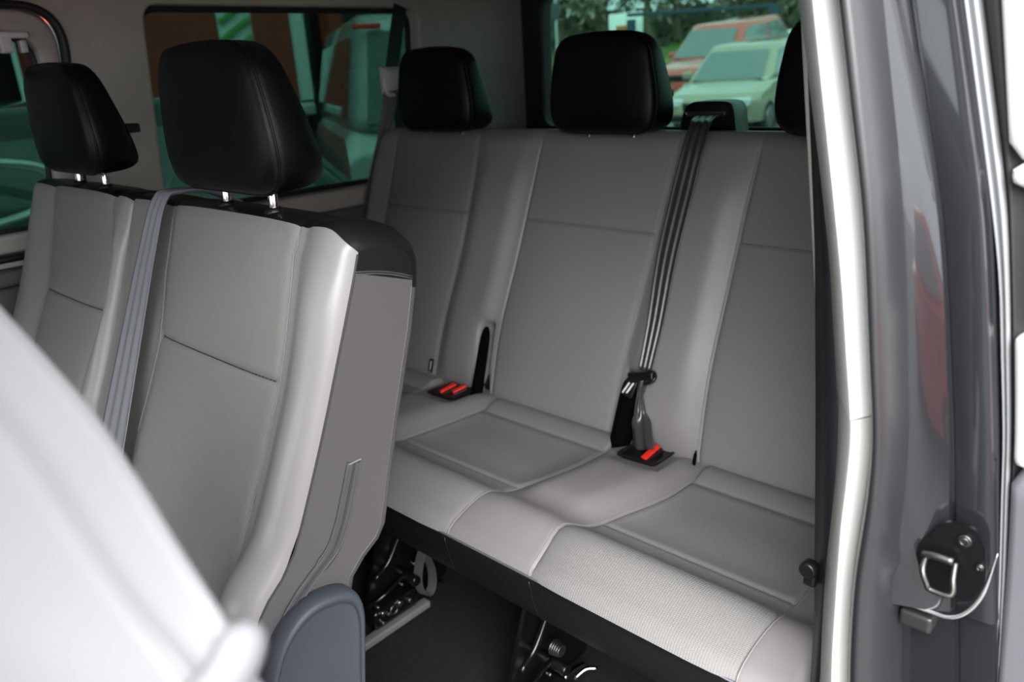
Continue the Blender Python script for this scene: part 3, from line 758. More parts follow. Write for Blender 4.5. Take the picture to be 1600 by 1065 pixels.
def mseg(xl, xr, sl, sr, right):
    """one backrest half: xl..xr outer, sl/sr panel seams (functions of height)"""
    kns = [lambda p, i: xl, sl, sr, lambda p, i: xr]
    er = 0.014
    def disp(x, p, i):
        if i >= nM + 6: return 0.0
        wt = 1.0 if i < nM - 1 else 1 - sstep(nM - 2, nM + 5, i)
        t = max(0, (p.z - .56) / (.914 - .56)); a, b = sl(p, i), sr(p, i); d = 0
        fade = sstep(1.02, .78, t)
        if a < x < b:
            f = (x - a) / (b - a); d += .008 * (1 - (2 * f - 1) ** 4)
            d -= .003 * math.exp(-((p.z - .757) / .003) ** 2)
        else:
            m = (a - x) if x <= a else (x - b)
            W = (a - xl) if x <= a else (xr - b)
            hgt = .0135 if (right and x > b) else .011
            d += (hgt * sstep(W * .10, W * .55, m) * (1 - .9 * sstep(W * .62, W * 1.05, m))) * (.40 + .60 * fade) - .004 * sstep(0, .012, m) * sstep(.03, .012, m)
        for k in (a, b): d -= .0035 * math.exp(-((x - k) / .003) ** 2)
        return d * wt
    def warp(q, i):
        if i < 9:
            py, pz = mprof[i]; dy = max(0, y0m + (pz - z0m) * (y1m - y0m) / (z1m - z0m) - py); return Vector((q.x, q.y + dy * (sstep(xr - .045, xr - .10, q.x) if right else 1.0), q.z))
        if right: return q - Vector((0, 0, .012 * sstep(xr - .040, xr, q.x) ** 2 * sstep(nM - 22, nM, i) * sstep(nM + 12, nM + 5, i)))
        return q
    pd_ = Pad(mprof, [('front', 0, nM), ('top', nM, nM + len(mtop)), ('back', nM + len(mtop), NM)], kns, disp, er); pd_.warp = warp; return pd_
def tabf(zs, xs): return lambda p, i: interp(p.z, zs, xs)
R_l = tabf([.50, .59, .67, .75, .83, .90], [-1.050, -1.042, -1.036, -1.032, -1.048, -1.048])
R_r = tabf([.46, .50, .55, .66, .755, .83, .89, .90], [-.748, -.745, -.742, -.739, -.740, -.748, -.754, -.748])
L_l = tabf([.50, .70, .757, .90], [-1.500, -1.490, -1.482, -1.505])
L_r = tabf([.50, .66, .76, .84, .90], [-1.262, -1.255, -1.233, -1.232, -1.258])
for (xl, xr, sl, sr, right) in ((-1.188, -.658, R_l, R_r, True), (-1.625, -1.194, L_l, L_r, False)):
    P_ = mseg(xl, xr, sl, sr, right); B = P_.build(); cm = ((xl + xr) / 2, .44, .70)
    for k in (0, 2): part([(k, 'front')], 'backrest_bolster', LEAM, mid, cm)
    part([(1, 'front')], 'backrest_panel', FABM, mid, cm, 'fine grey fabric backrest panel')
    part([(k, 'top') for k in range(3)], 'top_cover', BLEA, mid, cm, 'black leatherette cap of the backrest')
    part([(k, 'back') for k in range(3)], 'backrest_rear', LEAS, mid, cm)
    for q, lp in enumerate(P_.endloops):
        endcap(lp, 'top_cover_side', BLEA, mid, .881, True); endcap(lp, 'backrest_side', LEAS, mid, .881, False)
        if right and q == 1:
            e = [p for p in lp[:nM]]; bm = bmesh.new(); tube(bm, [p + Vector((.0005, -.0005, 0)) for p in e], .0013, 6); obj('edge_seam', bm, STITCH, mid)
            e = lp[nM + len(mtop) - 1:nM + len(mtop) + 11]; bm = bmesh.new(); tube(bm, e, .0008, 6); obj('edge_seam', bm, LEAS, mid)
            A = min(lp[:nM], key=lambda p: abs(p.z - .881 + .33 * (p.y - .446))); Z = min(lp[nM:], key=lambda p: abs(p.z - .881 + .33 * (p.y - .446)))
            bm = bmesh.new(); tube(bm, [Vector((xr + .0006, lerp(A.y, Z.y, t), lerp(A.z, Z.z, t) + .001 + .003 * math.sin(PI * t))) for t in [k / 10 for k in range(11)]], .0012, 6); obj('cap_seam', bm, STITCH, mid)
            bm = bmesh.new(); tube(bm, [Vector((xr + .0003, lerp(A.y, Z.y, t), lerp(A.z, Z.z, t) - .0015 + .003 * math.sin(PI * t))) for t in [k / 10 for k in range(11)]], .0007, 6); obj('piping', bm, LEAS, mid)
    for kk, f, off in ((0, sl, -.0035), (1, sr, .0035)): seam_tube(P_, f, off, 0.0010, PIPE, mid, 6, nM - 1)
    i = min(range(nM), key=lambda i: abs(mprof[i][1] - .757)); a, b = sl(P_.prof[i], i), sr(P_.prof[i], i)
    pts = [P_.point(i, lerp(a + .004, b - .004, j / 44)) + P_.nrm[i] * .0008 for j in range(45)]
    bm = bmesh.new()
    for j in range(44): tube(bm, [pts[j].lerp(pts[j + 1], .15), pts[j].lerp(pts[j + 1], .8)], .0009, 5)
    obj('stitching', bm, STITCH, mid)
for xc in (-1.370, -.873):
    headrest(mid, (xc, .425, 1.033), math.radians(1), w=0.262, h=0.164, dep=0.088, adj=xc < -1)
# zip on the side of the backrest
zc = crom([(-.6570, .423, .672), (-.6568, .410, .640), (-.6568, .397, .610), (-.6568, .380, .583), (-.6568, .356, .567), (-.6568, .335, .553), (-.6568, .318, .538)], 8)
bm = bmesh.new(); ribbon(bm, zc, [Vector((0, 1, -.2))] * len(zc), [.0185 if k < 30 else .014 for k in range(len(zc))], .0016, 0)
zp = obj('zip', bm, nmat('zip_tape', (.085, .085, .09), .7, bump=(900, .5, .001)), mid)
for dy in (-.0080, 0, .0080):
    bm = bmesh.new(); tube(bm, [p + Vector((.0014, dy, -dy * .2)) for p in zc], .0008 if dy else .0012, 5)
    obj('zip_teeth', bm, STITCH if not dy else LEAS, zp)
bm = bmesh.new(); box(bm, (-.6560, .4235, .673), (.002, .016, .0015), .0004); obj('zip_stop', bm, PIPE, zp)
# hinge cover in slate plastic
bm = bmesh.new()
cvo = rpoly([(.205, .12), (.262, .445), (.285, .520), (.330, .552), (.385, .541), (.400, .512), (.383, .40), (.352, .12)], [.02, .06, .05, .035, .025, .03, .05, .02], 8)
cenp = Vector((0, sum(p[0] for p in cvo) / len(cvo), sum(p[1] for p in cvo) / len(cvo)))
rings = []
for s, x in ((1.0, -.672), (1.0, -.642), (.985, -.636), (.955, -.6335), (.915, -.6345), (.88, -.6375), (.86, -.638), (.4, -.6372), (.01, -.637)):
    rings.append([Vector((x, cenp.y + (a - cenp.y) * (s if s < .9 else (1 - (1 - s) * 1.6)), cenp.z + (b - cenp.z) * (1 - (1 - s) * .75))) for a, b in cvo])
grid(bm, rings, close_v=True, cap=True); obj('side_cover', bm, DPLA, mid)['label'] = 'slate blue plastic hinge cover'
# seat cushions and legs of the double seat (mostly below the frame)
for (xl, xr) in ((-1.188, -.672), (-1.625, -1.194)):
    bm = bmesh.new(); box(bm, ((xl + xr) / 2, .06, .365), (xr - xl, .46, .13), .045, seg=5); obj('seat_cushion', bm, LEAM, mid)
for xs in (-.80, -1.50):
    bm = bmesh.new(); box(bm, (xs, .12, .15), (.05, .32, .30), .012); obj('leg', bm, BMET, mid)

# ================================================================== SEAT BELTS
def belt(name, label, pts, side, wd, mat, ridges=3, rh=.0012, n=10, parent=None):
    L = crom(pts, n); S = []
    K = len(pts) - 1
    for i in range(len(L)):
        f = i / (len(L) - 1) * K; a = min(int(f), K - 1); S.append(Vector(side[a]).lerp(Vector(side[a + 1]), f - a))
    if isinstance(wd, (list, tuple)): wd = [lerp(wd[min(int(i / (len(L) - 1) * K), K - 1)], wd[min(int(i / (len(L) - 1) * K), K - 1) + 1], i / (len(L) - 1) * K - min(int(i / (len(L) - 1) * K), K - 1)) for i in range(len(L))]
    bm = bmesh.new(); ribbon(bm, L, S, wd, .0013, ridges, rh, 19)
    return obj(name, bm, mat, parent)
# centre belt over the bench
cbelt = thing('centre_seat_belt', 'black seat belt over the rear backrest, twisted into the buckle beside the red button', 'seat belt', group=None)
X1 = (1, 0, 0)
belt('webbing', None, [(-.765, 1.385, .962), (-.752, 1.335, .960), (-.735, 1.290, .953), (-.731, 1.262, .922), (-.7365, 1.233, .84), (-.7415, 1.192, .728), (-.738, 1.150, .616), (-.738, 1.115, .53)],
     [X1] * 8, [.040, .040, .040, .042, .044, .041, .034, .027], WEB, 3, .0013, parent=cbelt)
belt('lap_webbing', None, [(-.738, 1.110, .515), (-.740, 1.104, .485), (-.736, 1.098, .455), (-.727, 1.086, .425), (-.715, 1.074, .394)],
     [X1, (.8, .3, .0), (.35, .6, .3), (.8, -.2, .30), (.90, -.35, .25)], [.018, .009, .020, .055, .068], nmat('glossy_webbing', (.055, .053, .054), .25, spec=1.0), 2, .0013, parent=cbelt)
bm = bmesh.new(); R = Matrix.Rotation(-.25, 4, 'Y') @ Matrix.Rotation(-REC, 4, 'X')
box(bm, (-.742, 1.108, .522), (.056, .010, .016), .004, rot=R, seg=3)
tng = obj('tongue', bm, BPLA, cbelt)
bm = bmesh.new(); tube(bm, crom([(-.730, 1.100, .513), (-.718, 1.102, .518), (-.712, 1.108, .526), (-.720, 1.116, .532), (-.733, 1.116, .530)], 5), .0032, 8); obj('tongue_loop', bm, BPLA, tng)
for dx in (0, .009):
    bm = bmesh.new(); box(bm, (-.766 + dx, 1.094, .499 + dx * .1), (.0035, .0018, .024), .0006, rot=Matrix.Rotation(.5, 4, 'Y') @ Matrix.Rotation(-REC, 4, 'X')); obj('tongue_blade', bm, nmat('bright_metal', (.85, .87, .85), .45, .2), tng)
bm = bmesh.new(); box(bm, (-.762, 1.100, .497), (.024, .006, .034), .003, rot=Matrix.Rotation(.25, 4, 'Y') @ Matrix.Rotation(-REC, 4, 'X')); obj('tongue_body', bm, BPLA, tng)
# belt reel housing behind the backrest
bm = bmesh.new()
ol = rpoly([(-.826, .88), (-.815, .960), (-.798, .985), (-.715, .985), (-.703, .975), (-.690, .88)], [.01, .02, .02, .02, .02, .01])
rings = [[Vector((-.787 + (a + .757) * s, y, .93 + (b - .93) * s)) for a, b in ol] for s, y in ((.9, 1.402), (1, 1.408), (1, 1.46), (.9, 1.47))]
grid(bm, rings, close_v=True, cap=True)
rl = tag(obj('belt_reel_housing', bm, BPLA, sharp=40), 'black belt reel housing behind the rear backrest, under the rear window', 'belt reel')
bm = bmesh.new(); box(bm, (-.787, 1.399, .962), (.085, .006, .010), .002); obj('slot_bezel', bm, nmat('bezel', (.05, .05, .055), .3), rl)
bm = bmesh.new(); cyl(bm, (-.830, 1.402, .962), (-.830, 1.394, .962), .0045, 12); obj('screw', bm, CHR, rl)
# middle row belt lying on the backrest
mb = thing('middle_seat_belt', 'grey ribbed seat belt hanging over the middle-row backrest between its two headrests', 'seat belt')
belt('webbing', None, [(-1.050, .556, .900), (-1.050, .510, .930), (-1.052, .462, .938), (-1.054, .438, .928), (-1.062, .409, .858), (-1.061, .366, .755), (-1.057, .321, .650), (-1.056, .290, .575), (-1.056, .255, .50), (-1.056, .235, .44)],
     [X1] * 10, [.044, .044, .042, .042, .052, .064, .076, .080, .080, .080], WEBG, 3, .0022, parent=mb)
# belt on the far wall
fb = thing('wall_seat_belt', 'taupe and black seat belt with a pale guide loop beside the left rear side window', 'seat belt')
belt('upper_strap', None, [(-1.690, 1.418, 1.235), (-1.688, 1.395, 1.17), (-1.686, 1.372, 1.10), (-1.684, 1.355, 1.055)], [(0, 1, 0)] * 4, .042, RUB, 0, parent=fb)
belt('lower_strap', None, [(-1.684, 1.362, 1.045), (-1.684, 1.368, .98), (-1.684, 1.368, .90), (-1.684, 1.36, .80), (-1.684, 1.35, .60)], [(0, 1, 0)] * 5, .030, RUB, 0, parent=fb)
belt('webbing', None, [(-1.676, 1.350, 1.040), (-1.672, 1.330, .98), (-1.676, 1.300, .90), (-1.682, 1.268, .82), (-1.688, 1.235, .72), (-1.69, 1.20, .56)], [(.3, 1, 0), (.2, 1, .1), (.1, 1, .1), (0, 1, 0), (0, 1, 0), (0, 1, 0)], [.040, .036, .034, .034, .034, .034], WEBB, 2, .001, parent=fb)
bm = bmesh.new()
rings = []
for k in range(13):
    a = PI * k / 12; rings.append([Vector((-1.690 + .030 * math.sin(a) * (.4 + .6 * math.cos(b) ** 2 if False else 1) * max(0.02, math.cos(b)), 1.362 + .036 * math.cos(a), 1.055 + .034 * math.sin(b))) for b in [-PI / 2 + PI * j / 12 for j in range(13)]])
grid(bm, rings); bmesh.ops.contextual_create(bm, geom=[e for e in bm.edges if e.is_boundary])
gd = obj('belt_guide', bm, TRIMG, fb)
bm = bmesh.new(); tube(bm, crom([(-1.668, 1.340, 1.075), (-1.665, 1.322, 1.062), (-1.664, 1.318, 1.040), (-1.665, 1.328, 1.022), (-1.668, 1.350, 1.018)], 6), .0055, 10); obj('guide_loop', bm, TRIMG, gd)
# outer belt of the right rear seat, hanging beside the pillar
nb = thing('pillar_seat_belt', 'black seat belt hanging straight down along the pale pillar by the open door', 'seat belt')
BE = [(1.28, -.306, -.290), (1.10, -.286, -.270), (.965, -.2705, -.2505), (.90, -.2635, -.2409), (.84, -.2587, -.2339), (.78, -.254, -.2270), (.69, -.2476, -.2217), (.60, -.2418, -.2182), (.50, -.236, -.2190), (.30, -.234, -.220), (.10, -.234, -.220)]
bm = bmesh.new(); rings = []
L0 = crom([(a, .664, z) for z, a, b in BE], 5); L1 = crom([(b + .002, .640, z) for z, a, b in BE], 5)
for p, q in zip(L0, L1):
    rings.append([p, p.lerp(q, .5) + Vector((0, -.0012, 0)), q, q + Vector((.0008, .0012, 0)), p.lerp(q, .5) + Vector((.001, .0012, 0)), p + Vector((.0008, .0012, 0))])
grid(bm, rings, close_v=True, cap=True); obj('webbing', bm, nmat('navy_black_webbing', (.010, .010, .014), .5), nb)
bm = bmesh.new(); cyl(bm, (-.240, .655, .592), (-.240, .642, .592), .0085, 16); box(bm, (-.2385, .652, .584), (.012, .012, .022), .003); obj('stop_button', bm, BPLA, nb)

# ================================================================== NEAR SEAT, close to the lens
fg = thing('near_seat', 'pale grey seat back out of focus in the left foreground, nearest to the open door', 'seat')
FE = [(-0.4381, 0.0789, 1.0096), (-0.3784, 0.081, 0.9868), (-0.3375, 0.0832, 0.9709), (-0.2986, 0.084, 0.9564), (-0.2633, 0.0819, 0.9431), (-0.2355, 0.08, 0.9296), (-0.2149, 0.0795, 0.9182), (-0.2018, 0.0796, 0.9078), (-0.1875, 0.0793, 0.8942), (-0.1713, 0.0795, 0.8776)]
FG_ = [(-0.5469, -0.0164, 0.9081), (-0.4912, -0.0156, 0.8908), (-0.4508, -0.015, 0.8726), (-0.408, -0.0108, 0.8573), (-0.3634, -0.0035, 0.8449), (-0.3224, 0.0043, 0.8402), (-0.2877, 0.0134, 0.836), (-0.2604, 0.0225, 0.831), (-0.2389, 0.0316, 0.8222), (-0.2141, 0.0419, 0.8098)]
E_ = crom(FE, 4); G_ = crom(FG_, 4); rows = []
for k, (e, g) in enumerate(zip(E_, G_)):
    dn = (e - g).normalized(); nn = Vector((.45, -.45, .75)).normalized(); r = []
    r.append(e * .5 + g * .5 + Vector((-.10, .03, -.09)))
    aw = Vector((-.80, .27, -.50)); iw = (g - e).normalized()
    r.append(e + aw * .07 + iw * .02); r.append(e + aw * .03 + iw * .006); r.append(e + aw * .008 + iw * .001); r.append(e.copy()); r.append(e.lerp(g, .05) + nn * .002); 
    for t in (.12, .17, .185, .20, .25, .35, .5, .7, .9, 1.0): r.append(e.lerp(g, t) + nn * (.012 * math.sin(PI * t) - (.004 if t == .185 else 0)))
    r.append(g + Vector((0, -.02, -.06))); r.append(g + Vector((-.005, -.05, -.20))); r.append(g + Vector((-.02, -.09, -.38))); r.append(g + Vector((-.03, -.08, -.40))); r.append(g + Vector((-.09, .0, -.38))); r.append(g + Vector((-.10, .03, -.18))); 
    rows.append(r)
bm = bmesh.new(); grid(bm, rows, close_v=True, cap=True); obj('backrest', bm, FG, fg)
bm = bmesh.new(); tube(bm, [p + Vector((.003, -.003, .004)) for p in crom([(-0.3726, 0.0428, 0.9014), (-0.3573, 0.0565, 0.9144), (-0.3368, 0.0683, 0.9282), (-0.3166, 0.0767, 0.9378)], 4)], .0032, 10); obj('cross_seam', bm, FG, fg)
bm = bmesh.new(); tube(bm, crom([(-0.2000, 0.0800, 0.9145), (-0.1950, 0.0770, 0.9110), (-0.1934, 0.0700, 0.9050), (-0.1961, 0.0580, 0.8950), (-.200, .040, .870)], 5), [.003, .005, .0066, .0074, .0078, .008, .008, .008, .008, .008, .008, .008, .008, .008, .008, .008, .008, .008, .008, .008, .008], 14); obj('corner_roll', bm, FG, fg)
bm = bmesh.new(); box(bm, (-.42, -.26, .36), (.46, .50, .14), .05, seg=5); obj('seat_cushion', bm, FG, fg)
bm = bmesh.new(); box(bm, (-.42, -.22, .50), (.40, .10, .34), .03, seg=4); box(bm, (-.42, -.26, .15), (.30, .34, .30), .02); obj('seat_frame', bm, BPLA, fg)

# ================================================================== OUTSIDE
def gz(x, y): return -.45 - .40 * sstep(6, 9, y) + max(0, y - 9) * .09
GRND = nmat('asphalt', (0.17, 0.17, 0.165), 0.9, var=.15, varscale=3)
rows = [[Vector((x, y, gz(x, y))) for x in (-60, -30, -15, -6, 0, 8, 20, 40)] for y in (-30, -10, 0, 6, 8, 12, 16, 20, 22.5)]
bm = bmesh.new(); grid(bm, rows); o = obj('ground', bm, GRND, fix=False); tag(o, kind='structure')
rows = [[Vector((x, y, gz(x, y) - .18 + .06 * math.sin(x * .7 + y))) for x in [-60 + 4 * k for k in range(24)]] for y in (22.5, 24, 26, 29, 33, 40, 60)]
bm = bmesh.new(); grid(bm, rows); o = obj('grass_verge', bm, nmat('grass', (0.16, 0.26, 0.05), 0.9, var=.3, varscale=2), fix=False); tag(o, 'green grass verge under the bare trees beyond the parked cars', 'grass', kind='stuff')
# --- dark red building on the far side of the van
bld = thing('building', 'dark red-brown building with dark glazing and a bright gap, seen through the left side windows', 'building', (-9, 4.5, -.45))
bld.scale = (1.5, 1.5, 1.5)
BR = nmat('brown_cladding', (0.40, 0.058, 0.040), 0.7, var=.12, varscale=2); DG = nmat('dark_glazing', (0.012, 0.014, 0.016), 0.15); LG = nmat('light_panel', (0.78, 0.85, 0.80), 0.5); GRN = nmat('green_lattice', (0.16, 0.42, 0.12), 0.6)
def bpart(name, y0, y1, z0, z1, x0, x1, mat, par=bld):
    bm = bmesh.new(); box(bm, ((x0 + x1) / 2 + 6, (y0 + y1) / 2 - 3, (z0 + z1) / 2 - .057), (abs(x1 - x0), y1 - y0, z1 - z0), .01); return obj(name, bm, mat, par)
bpart('facade', 2.30, 3.20, .06, 3.6, -6.3, -6.0, BR)
bpart('facade', 3.20, 3.50, .06, 1.30, -6.3, -6.0, BR)
bpart('facade', 3.20, 3.50, 1.62, 3.6, -6.3, -6.0, BR)
bpart('facade', 3.50, 3.83, .06, 3.6, -6.3, -5.98, BR)
bpart('pillar', 1.83, 1.99, .06, 3.6, -6.2, -5.95, BR)
bpart('glazing', -6, 1.83, .06, 3.6, -6.4, -6.3, DG)
bpart('glazing', 1.99, 2.30, .06, 3.6, -6.4, -6.3, DG)
for k in range(3): bpart('sill', -6, 1.80, .75 - .9 * k + .9, .80 - .9 * k + .9, -6.3, -6.25, nmat('sill', (.06, .06, .06), .5) if k == 0 else bpy.data.materials['sill'])
lp_ = bpart('light_panel', 3.18, 3.52, 1.28, 1.64, -6.06, -6.015, LG); bpart('light_panel', 3.82, 3.98, .90, 2.6, -6.06, -6.0, LG)
for k in range(3):
    bm = bmesh.new(); box(bm, (-6.0 + 6, 3.35 - 3, 1.34 + .13 * k - .057), (.02, .30, .045), .01, rot=Matrix.Rotation(.55, 4, 'X')); obj('green_slat', bm, GRN, lp_)
bpart('glazing', 3.97, 4.20, .06, 3.6, -6.3, -6.1, DG); bpart('facade', 4.20, 4.34, .06, 3.6, -6.3, -5.95, BR); bpart('glazing', 4.34, 6.3, .06, 3.6, -6.4, -6.2, DG)
bpart('glazing', 3.83, 3.97, .06, .95, -6.3, -6.1, DG)
bpart('roof_edge', -6, 6.3, 3.6, 3.8, -6.6, -5.8, BR)
# --- generic car
TYRE = nmat('tyre', (.015, .015, .015), .8); CGL = nmat('car_glass', (.10, .13, .13), .05, 0.0, spec=1.0, coat=1.0); LAMP = nmat('lamp_glass', (.6, .6, .62), .1, coat=1.0)
def car(name, label, loc, rz, paint, L=4.3, W=1.8, H=1.6, hood=.98, kind='suv', group=None):
    t = thing(name, label, 'car', loc, rz, group)
    if loc[1] > 9: t.rotation_euler[0] = math.atan(.09)
                       # front of the car points to -y
    hw = W / 2; y0 = -L / 2; y1 = L / 2; zb = .28; zs = hood
    # body side outline (y, z) lower body
    side = [(y0 + .02, zb + .05), (y0, zb + .22), (y0 + .03, zs - .22), (y0 + .14, zs - .10), (y0 + .55, zs - .03), (y0 + 1.05, zs + .03), (y1 - .10, zs + .04), (y1, zs - .15), (y1, zb + .15), (y1 - .06, zb)]
    side = rpoly(side, .05, 4)
    bm = bmesh.new(); rings = []
    for f in (-1, -.985, -.94, -.85, -.6, 0, .6, .85, .94, .985, 1):
        e = 1 - abs(f) ** 6; rings.append([Vector((f * hw, (a if abs(a - y0) > .6 else a + (1 - e) * .22 * 1.0 + abs(f) ** 2 * .10), zb + (b - zb) * (1 - .05 * abs(f) ** 4 - (.05 if abs(f) > .97 else 0)))) for a, b in side])
    grid(bm, rings, close_v=True, cap=True); body = obj('body', bm, paint, t, sharp=50)
    # cabin
    if kind == 'van': cab = [(y0 + .30, zs), (y0 + .95, H - .06), (y1 - .10, H - .04), (y1, zs)]
    else: cab = [(y0 + .95, zs), (y0 + 1.75, H - .05), (y1 - .65, H - .04), (y1 - .12, zs)]
    (a0, b0), (a1, b1), (a2, b2), (a3, b3) = cab
    rings = []
    for k in range(9):
        f = k / 8; w_ = hw * lerp(.93, .76, f ** 1.1); zf = lerp(zs, H - .05, f); ya = lerp(a0, a1, f); yb_ = lerp(a3, a2, f)
        rings.append([Vector((p[0], p[1], zf)) for p in rpoly([(-w_, ya + .10), (-w_ * .6, ya), (w_ * .6, ya), (w_, ya + .10), (w_, yb_ - .08), (w_ * .6, yb_), (-w_ * .6, yb_), (-w_, yb_ - .08)], .12, 3)])
    for f, dz in ((.97, .02), (.90, .04), (.6, .055), (.2, .06)):
        top_ = rings[8]; c_ = sum(top_, Vector()) / len(top_); rings.append([Vector((c_.x + (p.x - c_.x) * f, c_.y + (p.y - c_.y) * f, H - .05 + dz)) for p in top_])
    bm = bmesh.new(); grid(bm, rings, close_v=True, cap=True); cabin = obj('cabin', bm, paint, t)
    def pane(P, nm='window'):
        bm = bmesh.new(); c_ = sum((Vector(p) for p in P), Vector()) / 4
        q = [Vector(p) for p in P]; n_ = (q[1] - q[0]).cross(q[3] - q[0]).normalized()
        if n_.dot(c_ - Vector((0, (a1 + a2) / 2, H * .6))) < 0: n_ = -n_
        rows = []
        for i in range(5):
            rows.append([q[0].lerp(q[1], i / 4).lerp(q[3].lerp(q[2], i / 4), j / 4) + n_ * .014 for j in range(5)])
        grid(bm, rows); r = bmesh.ops.extrude_face_region(bm, geom=bm.faces[:]); bmesh.ops.translate(bm, vec=-n_ * .03, verts=[v for v in r['geom'] if isinstance(v, bmesh.types.BMVert)])
        return obj(nm, bm, CGL, t, sharp=40)
    def cp(fx, y, f): return (fx * hw * lerp(.93, .76, f ** 1.1), y, lerp(zs, H - .05, f))
    lo, hi = .06, .88
    ya, yb2 = lambda f: lerp(a0, a1, f), lambda f: lerp(a3, a2, f)
    pane([cp(-.84, ya(lo) + .01, lo), cp(.84, ya(lo) + .01, lo), cp(.84, ya(hi) + .01, hi), cp(-.84, ya(hi) + .01, hi)], 'windscreen')
    pane([cp(-.84, yb2(lo) - .01, lo), cp(.84, yb2(lo) - .01, lo), cp(.84, yb2(hi) - .01, hi), cp(-.84, yb2(hi) - .01, hi)], 'rear_window')
    ym = (a1 + a2) / 2 + .1
    for sx in (-1, 1):
        pane([cp(sx, ya(lo) + .28, .10), cp(sx, ym - .05, .10), cp(sx, ym - .05, .85), cp(sx, ya(hi) + .18, .85)], 'side_window')
        pane([cp(sx, ym + .05, .10), cp(sx, yb2(lo) - .30, .10), cp(sx, yb2(hi) - .20, .85), cp(sx, ym + .05, .85)], 'side_window')
        bm = bmesh.new(); box(bm, (sx * (hw + .09), a0 + .48, zs + .09), (.20, .10, .14), .04, seg=3); obj('door_mirror', bm, paint, t)
        bm = bmesh.new(); box(bm, (sx * hw * .72, y0 + .10, zs - .24), (.34, .12, .14), .04, seg=3, rot=Matrix.Rotation(-sx * .25, 4, 'Z')); obj('headlamp', bm, LAMP, t)
        bm = bmesh.new(); box(bm, (sx * hw * .90, y1 - .02, zs - (.12 if kind != 'van' else .55)), (.12, .08, .36), .03, seg=3); obj('tail_lamp', bm, RED, t)
        for yy in (y0 + .85, y1 - .80):
            bm = bmesh.new(); cyl(bm, (sx * (hw - .20), yy, .32), (sx * (hw + .01), yy, .32), .32, 28); wh = obj('wheel', bm, TYRE, t)
            bm = bmesh.new(); cyl(bm, (sx * (hw - .02), yy, .32), (sx * (hw + .022), yy, .32), .20, 20); obj('hub', bm, STEEL, wh)
    bm = bmesh.new(); box(bm, (0, y0 + .035, zs - .30), (W * .5, .06, .14), .03, seg=2); obj('grille', bm, BPLA, t)
    bm = bmesh.new(); box(bm, (0, y0 + .03, zb + .16), (W * .8, .08, .12), .03, seg=2); obj('bumper_grille', bm, BPLA, t)
    return t
P_RED = nmat('red_paint', (0.55, 0.085, 0.06), 0.25, coat=1.0); P_GOLD = nmat('champagne_paint', (0.36, 0.33, 0.24), 0.25, .3, coat=1.0); P_BLUE = nmat('blue_paint', (0.045, 0.09, 0.30), 0.2, coat=1.0)
P_SIL = nmat('silver_paint', (0.42, 0.44, 0.44), 0.35, .2, coat=.6); P_DRK = nmat('dark_paint', (0.03, 0.035, 0.04), 0.2, coat=1.0)
car('parked_car', 'champagne hatchback parked facing the van, seen through the rear window', (-7.65, 15.3, gz(0, 15.3)), math.radians(6), P_GOLD, 4.2, 1.78, 1.54, .95)
car('parked_car', 'red car with a pale roof parked behind the champagne hatchback', (-9.9, 18.6, gz(0, 18.6)), math.radians(0), P_RED, 4.4, 1.86, 1.80, 1.08)
car('parked_car', 'blue car with a glossy bonnet at the lower right of the rear window', (-4.15, 12.6, gz(0, 12.6)), math.radians(6), P_BLUE, 4.0, 1.7, 1.45, .84)
vn = car('parked_van', 'tall silver van parked beyond the left rear side window', (-6.36, 5.2, -.45), math.radians(-120), P_SIL, 4.0, 1.5, 1.97, 1.12, 'van'); vn['category'] = 'van'
bm = bmesh.new(); box(bm, (.50, 1.955, 1.86), (.20, .06, .035), .01); obj('brake_light', bm, RED, vn)
dc = car('parked_car', 'dark car with a curved chrome window trim beyond the left middle window', (-3.95, .35, -.45), math.radians(0), P_DRK, 4.4, 1.75, 1.50, .92)
bm = bmesh.new(); tube(bm, [p - Vector((-3.95, .35, -.45)) for p in crom([(-3.03, -.2, .865), (-3.03, .55, .885), (-3.03, .80, .86), (-3.03, .89, .83), (-3.03, .946, .793), (-3.03, .975, .757), (-3.03, .955, .735), (-3.03, .873, .711), (-3.03, .76, .679), (-3.03, .50, .655), (-3.03, -.2, .65)], 6)], .028, 8, flat=.6); obj('window_trim', bm, nmat('bright_trim', (.95, .95, .95), .3, .7), dc)
car('parked_car', 'unseen red car added outside the open sliding door, reflected in the door jamb', (3.7, -1.3, -.45), math.radians(4), P_RED, 4.3, 1.8, 1.6, 1.0)  # out of view, put in for the jamb's red reflection and less side light
# --- sign pole, white board, gantry, fence panels
POLE = nmat('pole_grey', (.35, .37, .38), .5); DK = nmat('sign_back', (.05, .06, .065), .6); WHT = nmat('board_white', (.85, .85, .85), .6)
g = thing('road_sign', 'round dark sign on a thin grey pole at the left of the rear window', 'sign', (-20.6, 25, gz(0, 25) - .2))
bm = bmesh.new(); cyl(bm, (0, 0, 0), (0, 0, 3.2), .05, 10); obj('pole', bm, POLE, g)
bm = bmesh.new(); cyl(bm, (0, -.04, 3.0 - .45 + .02), (0, -.07, 3.0 - .45 + .02), .30, 24); obj('sign_disc', bm, DK, g)
g = thing('white_board', 'white board with a small orange-brown panel standing behind the headrests', 'board', (-17.5, 25.2, gz(0, 25) - .15))
bm = bmesh.new(); box(bm, (0, 0, 1.75), (1.45, .08, .95), .02); obj('board', bm, WHT, g)
bm = bmesh.new(); box(bm, (-.10, -.06, 1.62), (.55, .04, .36), .01); obj('orange_panel', bm, nmat('orange_brown', (.42, .13, .03), .6), g)
for sx in (-.6, .6):
    bm = bmesh.new(); cyl(bm, (sx, .03, -.3), (sx, .03, 1.4), .04, 8); obj('post', bm, POLE, g)
g = thing('barrier_gantry', 'dark blue height-barrier gantry spanning above the parked cars', 'barrier', (-14.2, 24.6, gz(0, 25) - .15))
NV = nmat('navy_metal', (.02, .045, .07), .5)
